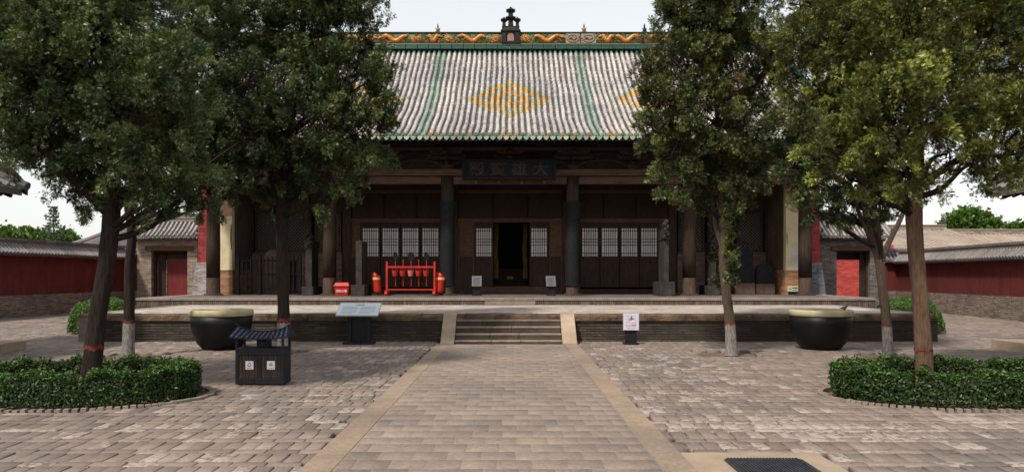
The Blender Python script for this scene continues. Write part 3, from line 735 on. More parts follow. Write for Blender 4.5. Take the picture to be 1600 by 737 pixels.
for px_ in (588, 683.5, 913, 1008, 470, 1130):
    x = wpx(px_); mb = MB(); z = 12.175
    mb.box(x-.07, x+.07, oy-.07, oy+.07, z, z+.05); mb.tube([(x, oy, z+.04), (x+.01, oy, z+.14), (x, oy, z+.22), (x, oy, z+.27)], [.05, .085, .06, .03], 8)
    mb.ball((x, oy, z+.31), .045, 8, 6); mb.frust(x, oy, z+.34, z+.42, .03, .03, .008, .008)
    for q in (-1, 1): mb.tube([(x, oy, z+.22), (x+q*.09, oy-.02, z+.17), (x+q*.11, oy-.03, z+.24)], [.025, .02, .01], 5); mb.tube([(x, oy, z+.12), (x+q*.09, oy-.03, z+.07), (x+q*.08, oy-.03, z+.0)], [.03, .024, .018], 5)
    build(mb, 'ridge_figure', M['darkclay'] if px_ != 683.5 and px_ != 913 else M['brownglaze'], ridge, smooth=True)
# verge ridges at both roof ends
for x in (HXL+.1, HXR-.1):
    build(MB().tube([(x, ry(t), rz(t)+.12) for t in np.linspace(0, 1, 14)], .13, 8), 'verge_ridge', M['greenglaze'], hall)
# walls ---------------------------------------------------------------
def gable(sg):
    # sg=-1 left, +1 right. end faces look at the camera
    xi = AX+sg*10.20; xm = AX+sg*10.78; xo = AX+sg*11.38; xb = AX+sg*11.66
    Y0, Y1 = 26.95, 37.3
    # inner plaster wall
    def wedge(xa, xb0, xa1, xb1, z0, z1, y0, y1):
        vs = [(xa, y0, z0), (xb0, y0, z0), (xb0, y1, z0), (xa, y1, z0), (xa1, y0, z1), (xb1, y0, z1), (xb1, y1, z1), (xa1, y1, z1)]
        return MB().add(vs, [(3, 2, 1, 0), (4, 5, 6, 7), (0, 1, 5, 4), (1, 2, 6, 5), (2, 3, 7, 6), (3, 0, 4, 7)])
    p = build(wedge(xi, xm, xi-sg*-.02, xm, 1.76, 7.4, Y0, Y0+.25), 'plaster_end', M['yellow'], hall)
    build(wedge(xi, xm, xi+sg*.02, xm, 1.76, 7.4, Y0+.25, Y1), 'side_wall', M['brownplaster'], hall)
    build(wedge(xi-sg*.02, xm, xi-sg*.02, xm, HZ, 1.76, Y0-.02, Y1), 'brick_dado', M['orangebrick'], hall)
    build(wedge(xi-sg*.035, xm, xi-sg*.035, xm, 1.76, 1.80, Y0-.035, Y1), 'dado_band', M['orangebrick'], hall)
    build(wedge(xm, xb, xm, AX+sg*11.50, HZ, 2.07, Y0-.06, Y1), 'outer_brick_base', M['palebrick'] if sg < 0 else M['greybrick'], hall)
    build(wedge(xm, AX+sg*11.46, xm, xo, 2.07, 7.4, Y0, Y1), 'red_outer_wall', M['redbrick'], hall)
    gy = [(26.95, 7.0), (37.3, 7.0), (34.6, 8.7), (32, 10.9), (29.4, 8.7)]
    build(MB().prism(gy, min(xi, xo), max(xi, xo), 'yz'), 'gable', M['redbrick'], hall)
    # patches of lost and repaired plaster
    def patch(cx, cz, rx, rz_, m, nm_, seed, n=22):
        rr = random.Random(seed); pts = []
        for k in range(n):
            a = 2*math.pi*k/n; q = rr.uniform(.8, 1.1); xx = cx+rx*q*math.cos(a); xx = min(max(xx, min(xi, xm)+.012), max(xi, xm)-.012)
            pts.append((xx, cz+rz_*q*math.sin(a)))
        build(MB().prism(pts, Y0-.006, Y0+.01), nm_, m, p)
    if sg > 0:
        patch((xi+xm)/2, 4.55, .6, .62, M['peel'], 'bare_patch', 3); patch(xm-.15, 2.25, .30, .42, M['whitepatch'], 'lime_patch', 4); patch(xi+.03, 2.95, .05, .25, M['peel'], 'bare_patch', 8)
    else:
        patch((xi+xm)/2, 4.15, .5, .45, M['peel'], 'bare_patch', 5); patch(xi-.02, 3.0, .05, .5, M['brownplaster'], 'bare_patch', 6)
gable(-1); gable(1)
build(MB().box(-11, 10.9, 37.0, 37.35, HZ, 6.9), 'rear_wall', M['redbrick'], hall)
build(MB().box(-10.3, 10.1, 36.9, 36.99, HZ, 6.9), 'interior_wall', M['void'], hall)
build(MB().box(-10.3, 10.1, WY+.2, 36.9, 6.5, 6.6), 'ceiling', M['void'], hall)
def zz(py): return 1.6+(430-py)/F*WY
def xx(px): return (px-800)/F*WY
# wall posts & top
for cx in CX[1:-1]: build(MB().box(cx-.17, cx+.17, WY-.12, WY+.12, HZ, 6.4), 'wall_post', M['wood'], hall, bevel=.02)
build(MB().box(-10.3, 10.1, WY-.05, WY+.05, 4.98, 6.5), 'upper_wall', M['soot'], hall)
build(MB().box(-10.3, 10.1, WY-.09, WY+.09, 4.84, 4.975), 'wall_beam', M['wood_red'], hall, bevel=.01)
def lattice(x0, x1, z0, z1, y, pitch=.09, t=.018, dia=True, n=None):
    """diagonal lattice clipped to a rectangle"""
    mb = MB(); W_, H_ = x1-x0, z1-z0
    k = -H_
    while k < W_:
        # line x = x0+k+s, z=z0+s
        s0, s1 = max(0, -k), min(H_, W_-k)
        if s1-s0 > .03:
            for fl in (0, 1):
                a = (x0+k+s0, z0+s0); b = (x0+k+s1, z0+s1)
                if fl: a = (x0+x1-a[0], a[1]); b = (x0+x1-b[0], b[1])
                d = t*.7; yy = y+(.004 if fl else 0)
                mb.add([(a[0]-d, yy, a[1]), (a[0]+d, yy, a[1]), (b[0]+d, yy, b[1]), (b[0]-d, yy, b[1]),
                        (a[0]-d, yy+.02, a[1]), (a[0]+d, yy+.02, a[1]), (b[0]+d, yy+.02, b[1]), (b[0]-d, yy+.02, b[1])],
                       [(0, 1, 2, 3), (7, 6, 5, 4), (0, 3, 7, 4), (1, 5, 6, 2), (0, 4, 5, 1), (3, 2, 6, 7)])
        k += pitch
    return mb
def frame(x0, x1, z0, z1, y0, y1, w_):
    return MB().box(x0, x0+w_, y0, y1, z0, z1).box(x1-w_, x1, y0, y1, z0, z1).box(x0+w_, x1-w_, y0, y1, z1-w_, z1).box(x0+w_, x1-w_, y0, y1, z0, z0+w_)
def leaf(x0, x1, z0, z1, paper_z):
    """one door leaf: stiles, panel below, papered lattice window above"""
    y = WY-.05
    f = frame(x0+.01, x1-.01, z0, z1, y, y+.06, .07); f.box(x0+.08, x1-.08, y, y+.06, paper_z[0]-.14, paper_z[0]-.02)
    d = build(f, 'door_leaf', M['wood'], hall, bevel=.006)
    build(MB().box(x0+.081, x1-.081, y+.02, y+.045, z0+.071, paper_z[0]-.141), 'door_panel', M['wood'], d)
    a, b = x0+.083, x1-.083; p0, p1 = paper_z
    if p1 < z1-.08: build(MB().box(a, b, y+.01, y+.05, p1+.001, z1-.071), 'top_panel', M['wood'], d)
    build(MB().box(a, b, y+.045, y+.055, p0-.02, p1), 'window_paper', M['paper'], d)
    g = MB(); n = 7
    for k in range(1, n): xk = lerp(a, b, k/n); g.box(xk-.0115, xk+.0115, y+.005, y+.03, p0-.02, p1)
    for zf in (.10, .40, .54, .60, .90) if False else (.095, .39, .50, .60, .905): zk = lerp(p0, p1, zf); g.box(a, b, y+.012, y+.036, zk-.012, zk+.012)
    build(g, 'window_lattice', M['wood_red'], d)
ZW0, ZW1 = zz(399.5), zz(356.5); ZL = zz(347.5)
def upperlat(x0, x1, n):
    z0, z1 = zz(341), zz(303); w_ = (x1-x0)/n
    for k in range(n):
        a, b = x0+k*w_+.02, x0+(k+1)*w_-.02
        f = build(frame(a, b, z0, z1, WY-.045, WY+.01, .05), 'transom_frame', M['wood'], hall)
        build(lattice(a+.05, b-.05, z0+.05, z1-.05, WY-.03, .085, .012), 'transom_lattice', M['column_foot'], f)
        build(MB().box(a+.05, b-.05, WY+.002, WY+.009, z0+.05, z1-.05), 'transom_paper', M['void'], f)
    build(MB().box(x0, x1, WY-.04, WY+.04, z1+.001, 4.838), 'transom_board', M['wood'], hall)
    build(MB().box(x0, x1, WY-.09, WY+.07, ZL, z0-.001), 'lintel', M['wood_red'], hall, bevel=.012)
# centre bay
x0, x1 = CX[2]+.171, CX[3]-.171; upperlat(x0, x1, 3)
def jamb(a, b):
    f = build(frame(a, b, HZ+.02, ZL-.001, WY-.06, WY+.02, .055).box(a+.055, b-.055, WY-.06, WY+.02, 2.35, 2.44), 'jamb_panel', M['wood_red'], hall, bevel=.008)
    build(MB().box(a+.056, b-.056, WY-.03, WY, HZ+.08, 2.35), 'lower_board', M['wood'], f); build(MB().box(a+.056, b-.056, WY-.03, WY, 2.441, ZL-.06), 'upper_board', M['wood_red'], f)
jamb(x0+.002, xx(741)); jamb(xx(858), x1-.002)
leaf(xx(741), xx(771), HZ+.30, ZL-.002, (ZW0, ZW1)); leaf(xx(827), xx(857.5), HZ+.30, ZL-.002, (ZW0, ZW1))
build(MB().box(xx(741), xx(857), WY-.09, WY+.08, HZ-.002, HZ+.28), 'threshold', M['wood_red'], hall, bevel=.015)
for a, b in ((CX[1]+.171, CX[2]-.171), (CX[3]+.171, CX[4]-.171)):
    upperlat(a, b, 3); w_ = .36; jamb(a+.002, a+w_); jamb(b-w_, b-.002)
    lw = (b-a-2*w_)/4
    for k in range(4): leaf(a+w_+k*lw+.003, a+w_+(k+1)*lw-.003, HZ+.24, ZL-.05, (ZW0, ZW1))
    build(MB().box(a+w_, b-w_, WY-.07, WY+.05, ZL-.048, ZL-.002), 'door_head', M['wood'], hall)
    build(MB().box(a, b, WY-.13, WY-.062, HZ-.002, HZ+.17), 'plinth_board', M['wood'], hall, bevel=.01)
for a, b in ((-10.22, CX[1]-.171), (CX[4]+.171, 10.0)):
    build(MB().box(a, b, WY-.2, WY+.15, HZ-.002, zz(398)), 'low_brick_wall', brickm('porch_wall_brick', ((.20, .12, .085), (.13, .085, .065)), (.08, .06, .05), .28, .065, .008) if 'pw' not in M else M['pw'], hall)
    build(MB().box(a, b, WY-.22, WY+.16, zz(398)+.001, zz(394)), 'window_sill', M['wood_red'], hall, bevel=.01)
    n = 3; w_ = (b-a)/n
    for k in range(n):
        p, q = a+k*w_+.06, a+(k+1)*w_-.06
        f = build(frame(p, q, zz(393.9), zz(330), WY-.06, WY+.03, .09), 'window_frame', M['wood'], hall, bevel=.006)
        build(lattice(p+.09, q-.09, zz(393.9)+.09, zz(330)-.09, WY-.03, .135, .010), 'window_lattice', M['pale_lattice'], f)
        build(MB().box(p+.09, q-.09, WY+.01, WY+.02, zz(393.9)+.09, zz(330)-.09), 'window_backing', M['soot'], f)
    build(MB().box(a, b, WY-.04, WY+.04, zz(330)+.001, 4.838), 'transom_board', M['wood'], hall)
build(MB().box(-10.3, -10.215, WY-.1, WY+.1, HZ, 6.4), 'wall_post', M['wood'], hall); build(MB().box(10.0, 10.09, WY-.1, WY+.1, HZ, 6.4), 'wall_post', M['wood'], hall)
# door rings on centre lintel of architrave (four bosses)
for px_ in (743.5, 779.5, 815, 850.5):
    x = (px_-800)/F*(CY-.1); build(MB().tube([(x, CY-.10, 4.93), (x, CY-.15, 4.93)], [.07, .05], 8), 'door_boss', M['brownglaze'], hall)
# name board
nb = thing('name_board', (AX, CY-.45, 5.1), 'big dark wooden name board with faded characters under the middle eaves', 'name board')
bx0, bx1 = (722-800)/F*25.6, (869-800)/F*25.6
bz0, bz1 = 1.6+(430-281)/F*25.6, 1.6+(430-249)/F*25.6
build(MB().box(bx0+.1, bx1-.1, 25.62, 25.68, bz0+.08, bz1-.08), 'board', M['couplet'], nb)
build(frame(bx0, bx1, bz0, bz1, 25.57, 25.72, .1), 'board_frame', M['couplet'], nb, bevel=.015)
text('殿 寶 雄 大', .52, M['faded'], nb, Matrix.Translation(((bx0+bx1)/2-.02, 25.614, (bz0+bz1)/2-.01)) @ FACE @ Matrix.Scale(1.12, 4, (1, 0, 0)), 'faded_characters', .003, bold=.006)
build(MB().box(-.16, .02, 25.66, 26.0, bz1, bz1+.5), 'hanger', M['soot'], nb)
# inside the hall
al = thing('altar_table', (0, 31.6, HZ), 'dark altar table with small gilt plaque inside the open middle door', 'altar')
build(MB().box(-.9, .9, 31.4, 32.0, HZ+.9, HZ+1.0).box(-.85, -.75, 31.5, 31.9, HZ, HZ+.9).box(.75, .85, 31.5, 31.9, HZ, HZ+.9).box(-.75, .75, 31.46, 31.5, HZ+.1, HZ+.9), 'table', M['wood'], al)
build(MB().box(-.22, .05, 31.38, 31.42, HZ+.55, HZ+.66), 'gilt_plaque', M['gold'], al)
for i, sx in enumerate((-.68, .55)):
    mb = MB(); pts = []
    for k in range(10): pts.append((sx+.02*math.sin(k), 31.0+.03*(k % 2), HZ+.55+k*.26))
    mb.tube(pts, [.09+.02*(k % 2) for k in range(10)], 8, flat=.5)
    o = mb.build('hanging_banner', M['gildred'], loc=(sx, 31, HZ)); tag(o, ['yellowish cloth banner hanging in the dark doorway on the left', 'yellowish cloth banner hanging in the dark doorway on the right'][i], 'banner', 'banners inside the doorway')

# ================================================================== THINGS ON THE PORCH
def atp(px, Y=25.8): return (px-800)/F*Y
def slab_text(mbx, x0, x1, y, z0, z1, rows, seed, tilt=0):
    pass
# stands beside the door
def stand(px, label, lean):
    x = atp(px); t = thing('information_stand', (x, 25.8, HZ), label, 'sign', 'small grey stands beside the doorway')
    build(MB().box(x-.17, x+.17, 25.68, 25.92, HZ, HZ+.03).box(x-.13, x-.09, 25.78, 25.82, HZ+.03, HZ+.36).box(x+.09, x+.13, 25.78, 25.82, HZ+.03, HZ+.36).box(x-.088, x+.088, 25.79, 25.81, HZ+.05, HZ+.30), 'stand', M['blackmetal'], t)
    p = MB(); z0, z1 = HZ+.33, HZ+.69; y0, y1 = 25.70, 25.80; s = lean
    vs = [(x-.17, y0, z0), (x+.17, y0, z0), (x+.17-s, y1, z1), (x-.17-s, y1, z1), (x-.17, y0+.02, z0), (x+.17, y0+.02, z0), (x+.17-s, y1+.02, z1), (x-.17-s, y1+.02, z1)]
    p.add(vs, [(0, 1, 2, 3), (7, 6, 5, 4), (0, 3, 7, 4), (1, 5, 6, 2), (0, 4, 5, 1), (3, 2, 6, 7)]); pp = build(p, 'panel', M['greypanel'], t)
    ln = MB()
    for k in range(8):
        u = .12+.1*k; z = lerp(z0, z1, u); y = lerp(y0, y1, u)-.004; sh = -s*u; ln.box(x-.12+sh, x+.12+sh-(.05 if k == 0 else 0), y, y+.002, z-.006, z+.004)
    build(ln, 'text_lines', M['faded'], pp)
stand(745, 'small grey text stand on black legs left of the open door', 0); stand(861, 'small grey text stand leaning slightly, right of the open door', .02)
# red sand box
x = atp(536.5); bx = thing('fire_sand_box', (x, 25.7, HZ), 'red tapered sand box with white characters beside the dark column', 'box')
build(MB().frust(x, 25.7, HZ+.01, HZ+.32, .215, .16, .26, .2), 'box', M['firered'], bx, bevel=.01)
build(MB().frust(x, 25.7, HZ+.321, HZ+.345, .285, .22, .285, .22).frust(x, 25.7, HZ+.346, HZ+.46, .265, .2, .225, .13), 'lid', M['firered'], bx, bevel=.008)
text('消防沙箱', .098, M['whitelabel'], bx, Matrix.Translation((x, 25.487, HZ+.16)) @ Matrix.Rotation(R(-7), 4, 'X') @ FACE, 'lettering', .001)
# red fire tool rack
RY_ = 25.75; ra, rb_ = atp(604.5, RY_), atp(679, RY_)
rk = thing('fire_tool_rack', ((ra+rb_)/2, RY_, HZ), 'red metal rack on feet holding fire tools and buckets before the windows', 'rack')
ZT = 1.6+(430-417)/F*RY_; ZB = 1.6-(452-430)/F*RY_
for xr in (ra, rb_):
    build(MB().box(xr-.035, xr+.035, RY_-.03, RY_+.03, HZ+.12, 2.08), 'post', M['firered'], rk, bevel=.006)
    build(MB().box(xr-.05, xr+.05, RY_-.22, RY_+.22, HZ+.10, HZ+.17).tube([(xr-.045, RY_-.18, HZ+.07), (xr+.045, RY_-.18, HZ+.07)], .07, 12).tube([(xr-.045, RY_+.18, HZ+.07), (xr+.045, RY_+.18, HZ+.07)], .07, 12), 'foot', M['firered'], rk)
build(MB().box(ra+.035, rb_-.035, RY_-.02, RY_+.02, ZT-.03, ZT+.03), 'rail', M['firered'], rk, bevel=.005)
build(MB().box(ra+.035, rb_-.035, RY_-.02, RY_+.02, ZB-.03, ZB+.02), 'rail', M['firered'], rk, bevel=.005)
poss = ['leftmost, under the shovel by the window edge', 'second from the left', 'middle one, faded pink', 'second from the right', 'rightmost, nearest the column']
for k in range(5):
    px_ = (617.5, 629.5, 642, 654, 666)[k]; x = atp(px_, RY_); y = RY_-.08
    t = thing('fire_bucket', (x, y, 1.35), f'small {"faded pink" if k == 2 else "red"} fire bucket hung on the rack, {poss[k]}', 'bucket', 'red buckets hanging on the fire rack')
    zt = ZT-.13; m = M['oldred'] if k == 2 else M['firered']
    build(MB().lathe([(.075, zt-.19), (.105, zt), (.11, zt), (.11, zt+.012), (.098, zt+.012), (.07, zt-.18)], x, y, 20), 'pail', m, t, smooth=False)
    build(MB().tube([(x+.10*math.cos(a), y, zt+.10*math.sin(a)) for a in np.linspace(0, math.pi, 9)], .006, 5), 'bail_handle', M['firered'], t)
    t2 = thing('fire_shovel', (x+.01, RY_+.05, HZ+.3), ['long handled black shovel standing in the rack at the left', 'red handled pole standing second from left in the rack', 'broad black shovel standing in the rack middle', 'red handled pole standing second from right in the rack', 'long handled black shovel standing in the rack at the right'][k], 'shovel', 'long handled tools in the fire rack')
    build(MB().tube([(x+.005, RY_+.045, ZB+.12), (x, RY_+.05, 2.12)], .014, 7), 'handle', M['firered'], t2)
    if k % 2 == 0:
        w_ = .09 if k != 2 else .13
        build(MB().prism([(x-.02, 2.12), (x-w_, 2.18), (x-w_*.95, 2.30), (x-w_*.4, 2.42), (x+w_*.3, 2.42), (x+w_*.95, 2.30), (x+w_, 2.18), (x+.02, 2.12)], RY_+.04, RY_+.055), 'blade', M['black'], t2, bevel=.003)
    else:
        build(MB().tube([(x-.03, RY_+.05, 2.13), (x+.03, RY_+.05, 2.13)], .012, 6), 'grip', M['firered'], t2)
# red cylinders with yellow band
for i, (px_, label) in enumerate(((590, 'red cylindrical fire bag with yellow band left of the tool rack'), (686.5, 'red cylindrical fire bag with yellow band half behind the column'))):
    x = atp(px_, 25.95); y = 25.95; t = thing('fire_bag', (x, y, HZ), label, 'fire bag', 'red fire bags beside the rack')
    rr = random.Random(i); pts = [(x+.008*k*(1 if i else -1), y, HZ+.08+.085*k) for k in range(8)]
    build(MB().tube(pts, [.135, .148, .15, .147, .149, .15, .152, .15], 18, rough=.02), 'body', M['firered'], t, smooth=True)
    zb = HZ+.08+.085*6; build(MB().tube([(pts[6][0], y, zb-.03), (pts[6][0], y, zb+.035)], .156, 18), 'band', M['yellowband'], t)
    build(MB().tube([pts[7], (pts[7][0]-.01, y, pts[7][2]+.04), (pts[7][0]+.025, y, pts[7][2]+.075)], [.15, .15, .13], 14, rough=.12), 'crumpled_top', M['firered'], t)
    build(MB().lathe([(.12, HZ), (.10, HZ+.02), (.02, HZ+.03), (.02, HZ+.08)], x, y, 12), 'base', M['blackmetal'], t)
# steles
def stele(px, Y, wpx_, ytop, ybase, bw, label, mat='stone', bmat='stone', head=False, thick=.35, round_=True):
    s = F/Y; x = (px-800)/s; w_ = wpx_/s/2; zt = 1.6+(430-ytop)/s; zb = 1.6+(430-ybase)/s; b = bw/s/2
    t = thing('stone_stele', (x, Y, HZ), label, 'stele', 'stone steles on the porch')
    build(MB().box(x-b, x+b, Y-max(.2, thick*.7), Y+max(.2, thick*.7), HZ, zb), 'pedestal', M[bmat], t, bevel=.02, jit=.004)
    if round_:
        pts = [(x-w_, zb), (x+w_, zb), (x+w_*1.02, zt-w_*.8)]+[(x+w_*math.cos(a), zt-w_*.8+w_*.8*math.sin(a)) for a in np.linspace(0.1, math.pi-.1, 9)]+[(x-w_*1.02, zt-w_*.8)]
    else: pts = [(x-w_, zb), (x+w_, zb), (x+w_, zt), (x-w_, zt)]
    sh = build(MB().prism(pts, Y-thick/2, Y+thick/2), 'slab', M[mat], t, bevel=.015)
    if head:
        z0 = zt; mb = MB(); zh = head
        mb.box(x-w_*1.25, x+w_*1.25, Y-thick*.55, Y+thick*.55, z0+.001, z0+zh*.5)
        rr = random.Random(int(px))
        for k in range(7): mb.ball((x+rr.uniform(-w_, w_), Y-thick*.5+rr.uniform(0, .1), z0+zh*(.12+.12*k)), (w_*.75, thick*.3, zh*.14), 8, 6)
        build(mb, 'carved_head', M['stone'], t, smooth=False)
    return t
stele(565, 25.9, 9.5, 376, 444.5, 21, 'narrow round topped grey stele seen edge-on beside the red sand box', 'stone', thick=.95)
stele(487.5, 26.9, 10, 388, 447, 18, 'narrow stele with carved knotted head left of the thick dark column', 'stone', head=.55, round_=False, thick=.9)
stele(1037, 25.9, 8, 375, 440, 23, 'narrow stele with carved block head right of the papered windows', 'stone', head=.72, round_=False, thick=.9)
stele(1110, 26.9, 7.5, 391, 446, 23, 'narrow stele with carved head behind the leafy tree trunk', 'stone', head=.6, round_=False, thick=.9)
stele(1162, 27.6, 26, 384, 442, 30, 'taller dark blue stele on reddish stone block at the right end of the porch', 'darkstone', 'redstone', thick=.25)
stele(1193.5, 27.6, 25, 412, 443, 29, 'shorter dark stele on reddish stone block beside the brown side wall', 'darkstone', 'redstone', thick=.25)
stele(428, 28.2, 26, 390, 452, 30, 'round topped reddish stele behind the dark fence gate', 'redstone', 'redstone', thick=.25)
for i, (px_, lb) in enumerate(((1122, 'dark low opening box left of the dark blue stele'),)):
    x = (px_-800)/F*28.4
    o = MB().box(x-.3, x+.25, 28.3, 28.75, HZ, 2.35).build('wooden_chest', M['soot'], loc=(x, 28.5, HZ), bevel=.02); tag(o, 'black upright cabinet behind the leafy trunk against the porch wall', 'cabinet')
# fence gate
FY = 26.5; fa, fb = (370-800)/F*FY, (471-800)/F*FY; ftop = 1.6+(430-400)/F*FY
fg = thing('fence_gate', ((fa+fb)/2, FY, HZ), 'dark wooden picket fence gate closing the left porch bay', 'fence')
for xp in (fa+.05, (406-800)/F*FY, (441-800)/F*FY, fb-.05):
    build(MB().box(xp-.05, xp+.05, FY-.05, FY+.05, HZ, ftop+.03), 'post', M['fencewood'], fg, bevel=.006)
x = fa+.2
k = 0
while x < fb-.1:
    build(MB().box(x-.022, x+.022, FY-.02, FY+.012, HZ+.16, ftop-.02+random.uniform(-.02, .02)), 'picket', M['fencewood'], fg); x += .155
for z in (HZ+.18, HZ+.75, ftop-.16): build(MB().box(fa+.1, fb-.1, FY+.0125, FY+.045, z-.03, z+.03), 'rail', M['fencewood'], fg)
build(MB().box((444-800)/F*FY, fb-.1, FY+.05, FY+.07, HZ+.1, ftop-.2), 'back_board', M['fencewood'], fg)
# small cream sign at the right wall
x = (1239-800)/F*26.9; sg = thing('smoking_notice', (x, 26.85, HZ+.1), 'small cream notice with green mark leaning at the foot of the yellow wall', 'sign')
build(MB().box(x-.21, x+.21, 26.86, 26.88, HZ+.12, HZ+.32), 'plate', M['signcream'], sg)
build(MB().box(x-.15, x+.15, 26.88, 26.94, HZ, HZ+.12), 'foot', M['blackmetal'], sg)
build(MB().lathe([(.055, 0), (.055, .003)], 0, 0, 16).tube([(0, -.02, .0), (.03, .05, .0)], .012, 5), 'green_mark', M['greenink'], sg)
o = COL.objects[-1]; o.data.transform(Matrix.Translation((x-.12, 26.857, HZ+.22)) @ FACE) if False else None
for v in o.data.vertices:
    lx, ly, lz = v.co.x+POS[sg.name].x, v.co.y+POS[sg.name].y, v.co.z+POS[sg.name].z
    v.co = Vector((x-.12+lx, 26.857-lz, HZ+.22+ly))-POS[sg.name]
build(MB().box(x-.04, x+.16, 26.857, 26.859, HZ+.23, HZ+.27).box(x-.04, x+.15, 26.857, 26.859, HZ+.16, HZ+.18), 'text_lines', M['ink'], sg)

# ================================================================== COURTYARD OBJECTS
# big jars
def jar(x, y, label):
    t = thing('water_vat', (x, y, 0), label, 'water vat', 'glazed water vats before the terrace')
    prof = [(.36, 0), (.40, .02), (.50, .14), (.59, .34), (.635, .56), (.643, .73)]
    b = build(MB().lathe(prof, x, y, 48), 'body', M['black'], t); 
    for p in b.data.polygons: p.use_smooth = len(p.vertices) == 4
    rim = [(.638, .725), (.658, .74), (.662, .81), (.655, .845), (.64, .86), (.60, .855), (.585, .82), (.57, .70), (.55, .62)]
    r = build(MB().lathe(rim, x, y, 48, cap=False), 'rim', M['cream'], t, smooth=True)
    build(MB().lathe([(.56, .66), (.56, .67)], x, y, 48), 'water', M['water'], t)
    return t
jar(-6.33, 15.95, 'big black water vat with cream rim left of the central steps behind the bin')
jar(6.73, 15.95, 'big black water vat with cream rim and a bird on it, right of the steps')
# bird
bx_, by_, bz_ = 6.98, 15.385, .858
bd = thing('sparrow', (bx_, by_, bz_), 'small brown sparrow perched on the rim of the right vat', 'bird')
prof = [(-.085, .055, .006), (-.06, .055, .010), (-.035, .058, .018), (-.01, .056, .031), (.015, .058, .034), (.035, .07, .027), (.048, .085, .022), (.060, .094, .021), (.072, .096, .014), (.080, .095, .006), (.092, .093, .002)]
build(MB().tube(poly_smooth([(bx_+p[0], by_, bz_+p[1]) for p in prof], 2), [np.interp(k/2, range(len(prof)), [p[2] for p in prof]) for k in range(2*(len(prof)-1)+1)], 12), 'body', M['feather'], bd, smooth=True)
for s in (-1, 1):
    build(MB().ball((bx_-.01, by_+s*.028, bz_+.06), (.04, .008, .018), 8, 6), 'wing', M['feather'], bd, smooth=True)
    build(MB().tube([(bx_+.005, by_+s*.012, bz_+.035), (bx_+.01, by_+s*.012, bz_)], .003, 5).tube([(bx_+.0, by_+s*.012, bz_+.001), (bx_+.022, by_+s*.012, bz_+.001)], .0025, 4), 'leg', M['darkclay'], bd)
    build(MB().ball((bx_+.064, by_+s*.018, bz_+.099), .004, 6, 4), 'eye', M['ink'], bd)
# recycling bin ---------------------------------------------------
bn = thing('recycling_bin', (-3.68, 10.85, 0), 'black double recycling bin with brown slat doors and little curved tile roof', 'litter bin')
bn.scale = (1, 1, .845)
BX0, BX1, BY0, BY1 = -4.03, -3.325, 10.65, 11.0
build(MB().box(BX0, BX1, BY0, BY1, .02, .12).box(BX0, BX1, BY0, BY1, .52, .615).box(BX0, BX0+.05, BY0, BY1, .12, .52).box(BX1-.05, BX1, BY0, BY1, .12, .52)
      .box(BX0+.05, BX1-.05, BY1-.03, BY1, .12, .52).box((BX0+BX1)/2-.03, (BX0+BX1)/2+.03, BY0+.006, BY1-.03, .12, .52).box(BX0+.04, BX1-.04, BY0+.04, BY1-.04, 0, .02), 'body', M['blackmetal'], bn, bevel=.004)
mid = (BX0+BX1)/2
for i, (a, b) in enumerate(((BX0+.052, mid-.032), (mid+.032, BX1-.052))):
    d = MB(); n = 6; w_ = (b-a)/n
    for k in range(n): d.box(a+k*w_+.002, a+(k+1)*w_-.002, BY0+.010+random.uniform(0, .003), BY0+.03, .124, .516)
    dr = build(d, 'slat_door', M['slatwood'], bn, bevel=.002)
    lw = .115; lc = (a+b)/2+(.02 if i == 0 else -.0); lz0, lz1 = .275, .42
    lp = build(MB().box(lc-lw/2, lc+lw/2, BY0+.003, BY0+.009, lz0, lz1), 'sign_plate', M['whitelabel'], dr)
    ic = MB(); zc = lerp(lz0, lz1, .58); yy = BY0+.002
    if i == 1:
        for q in range(3):
            a0 = R(90+120*q); a1 = R(90+120*(q+1)); p0 = (math.cos(a0)*.030, math.sin(a0)*.030); p1 = (math.cos(a1)*.030, math.sin(a1)*.030)
            u0 = (lerp(p0[0], p1[0], .18), lerp(p0[1], p1[1], .18)); u1 = (lerp(p0[0], p1[0], .75), lerp(p0[1], p1[1], .75))
            ic.tube([(lc+u0[0], yy, zc+u0[1]), (lc+u1[0], yy, zc+u1[1])], .0048, 4)
            dx, dy = u1[0]-u0[0], u1[1]-u0[1]; l = math.hypot(dx, dy); dx /= l; dy /= l
            ic.prism([(lc+u1[0]-dy*.010, zc+u1[1]+dx*.010), (lc+u1[0]+dx*.012, zc+u1[1]+dy*.012), (lc+u1[0]+dy*.010, zc+u1[1]-dx*.010)], yy-.002, yy+.002)
    else:
        pts = [(.0, .034), (.018, .008), (.026, -.010), (.018, -.026), (0, -.030), (-.018, -.026), (-.026, -.010), (-.018, .008), (0, .034)]
        ic.tube([(lc+p[0], yy, zc+p[1]) for p in pts], .0042, 4)
        ic.prism([(lc-.012, zc-.022), (lc+.012, zc-.030), (lc-.008, zc-.040)], yy-.002, yy+.002)
    build(ic, 'recycling_symbol' if i else 'waste_symbol', M['ink'], dr)
    text('可回收物' if i else '其他垃圾', .019, M['ink'], dr, Matrix.Translation((lc, BY0+.0025, lz0+.022)) @ FACE, 'lettering', .0005)
build(MB().box(BX0, BX1, BY0, BY1, .615, .64), 'counter', M['blackmetal'], bn, bevel=.004)
for sx in (BX0+.015, BX1-.015):
    for sy in (BY0+.015, BY1-.015): build(MB().box(sx-.015, sx+.015, sy-.015, sy+.015, .64, .80), 'post', M['blackmetal'], bn)
build(MB().box(mid-.085, mid+.085, BY0+.12, BY1-.05, .64, .80).box(mid-.05, mid+.05, BY0+.10, BY0+.13, .66, .76), 'ashtray_box', M['blackmetal'], bn, bevel=.006)
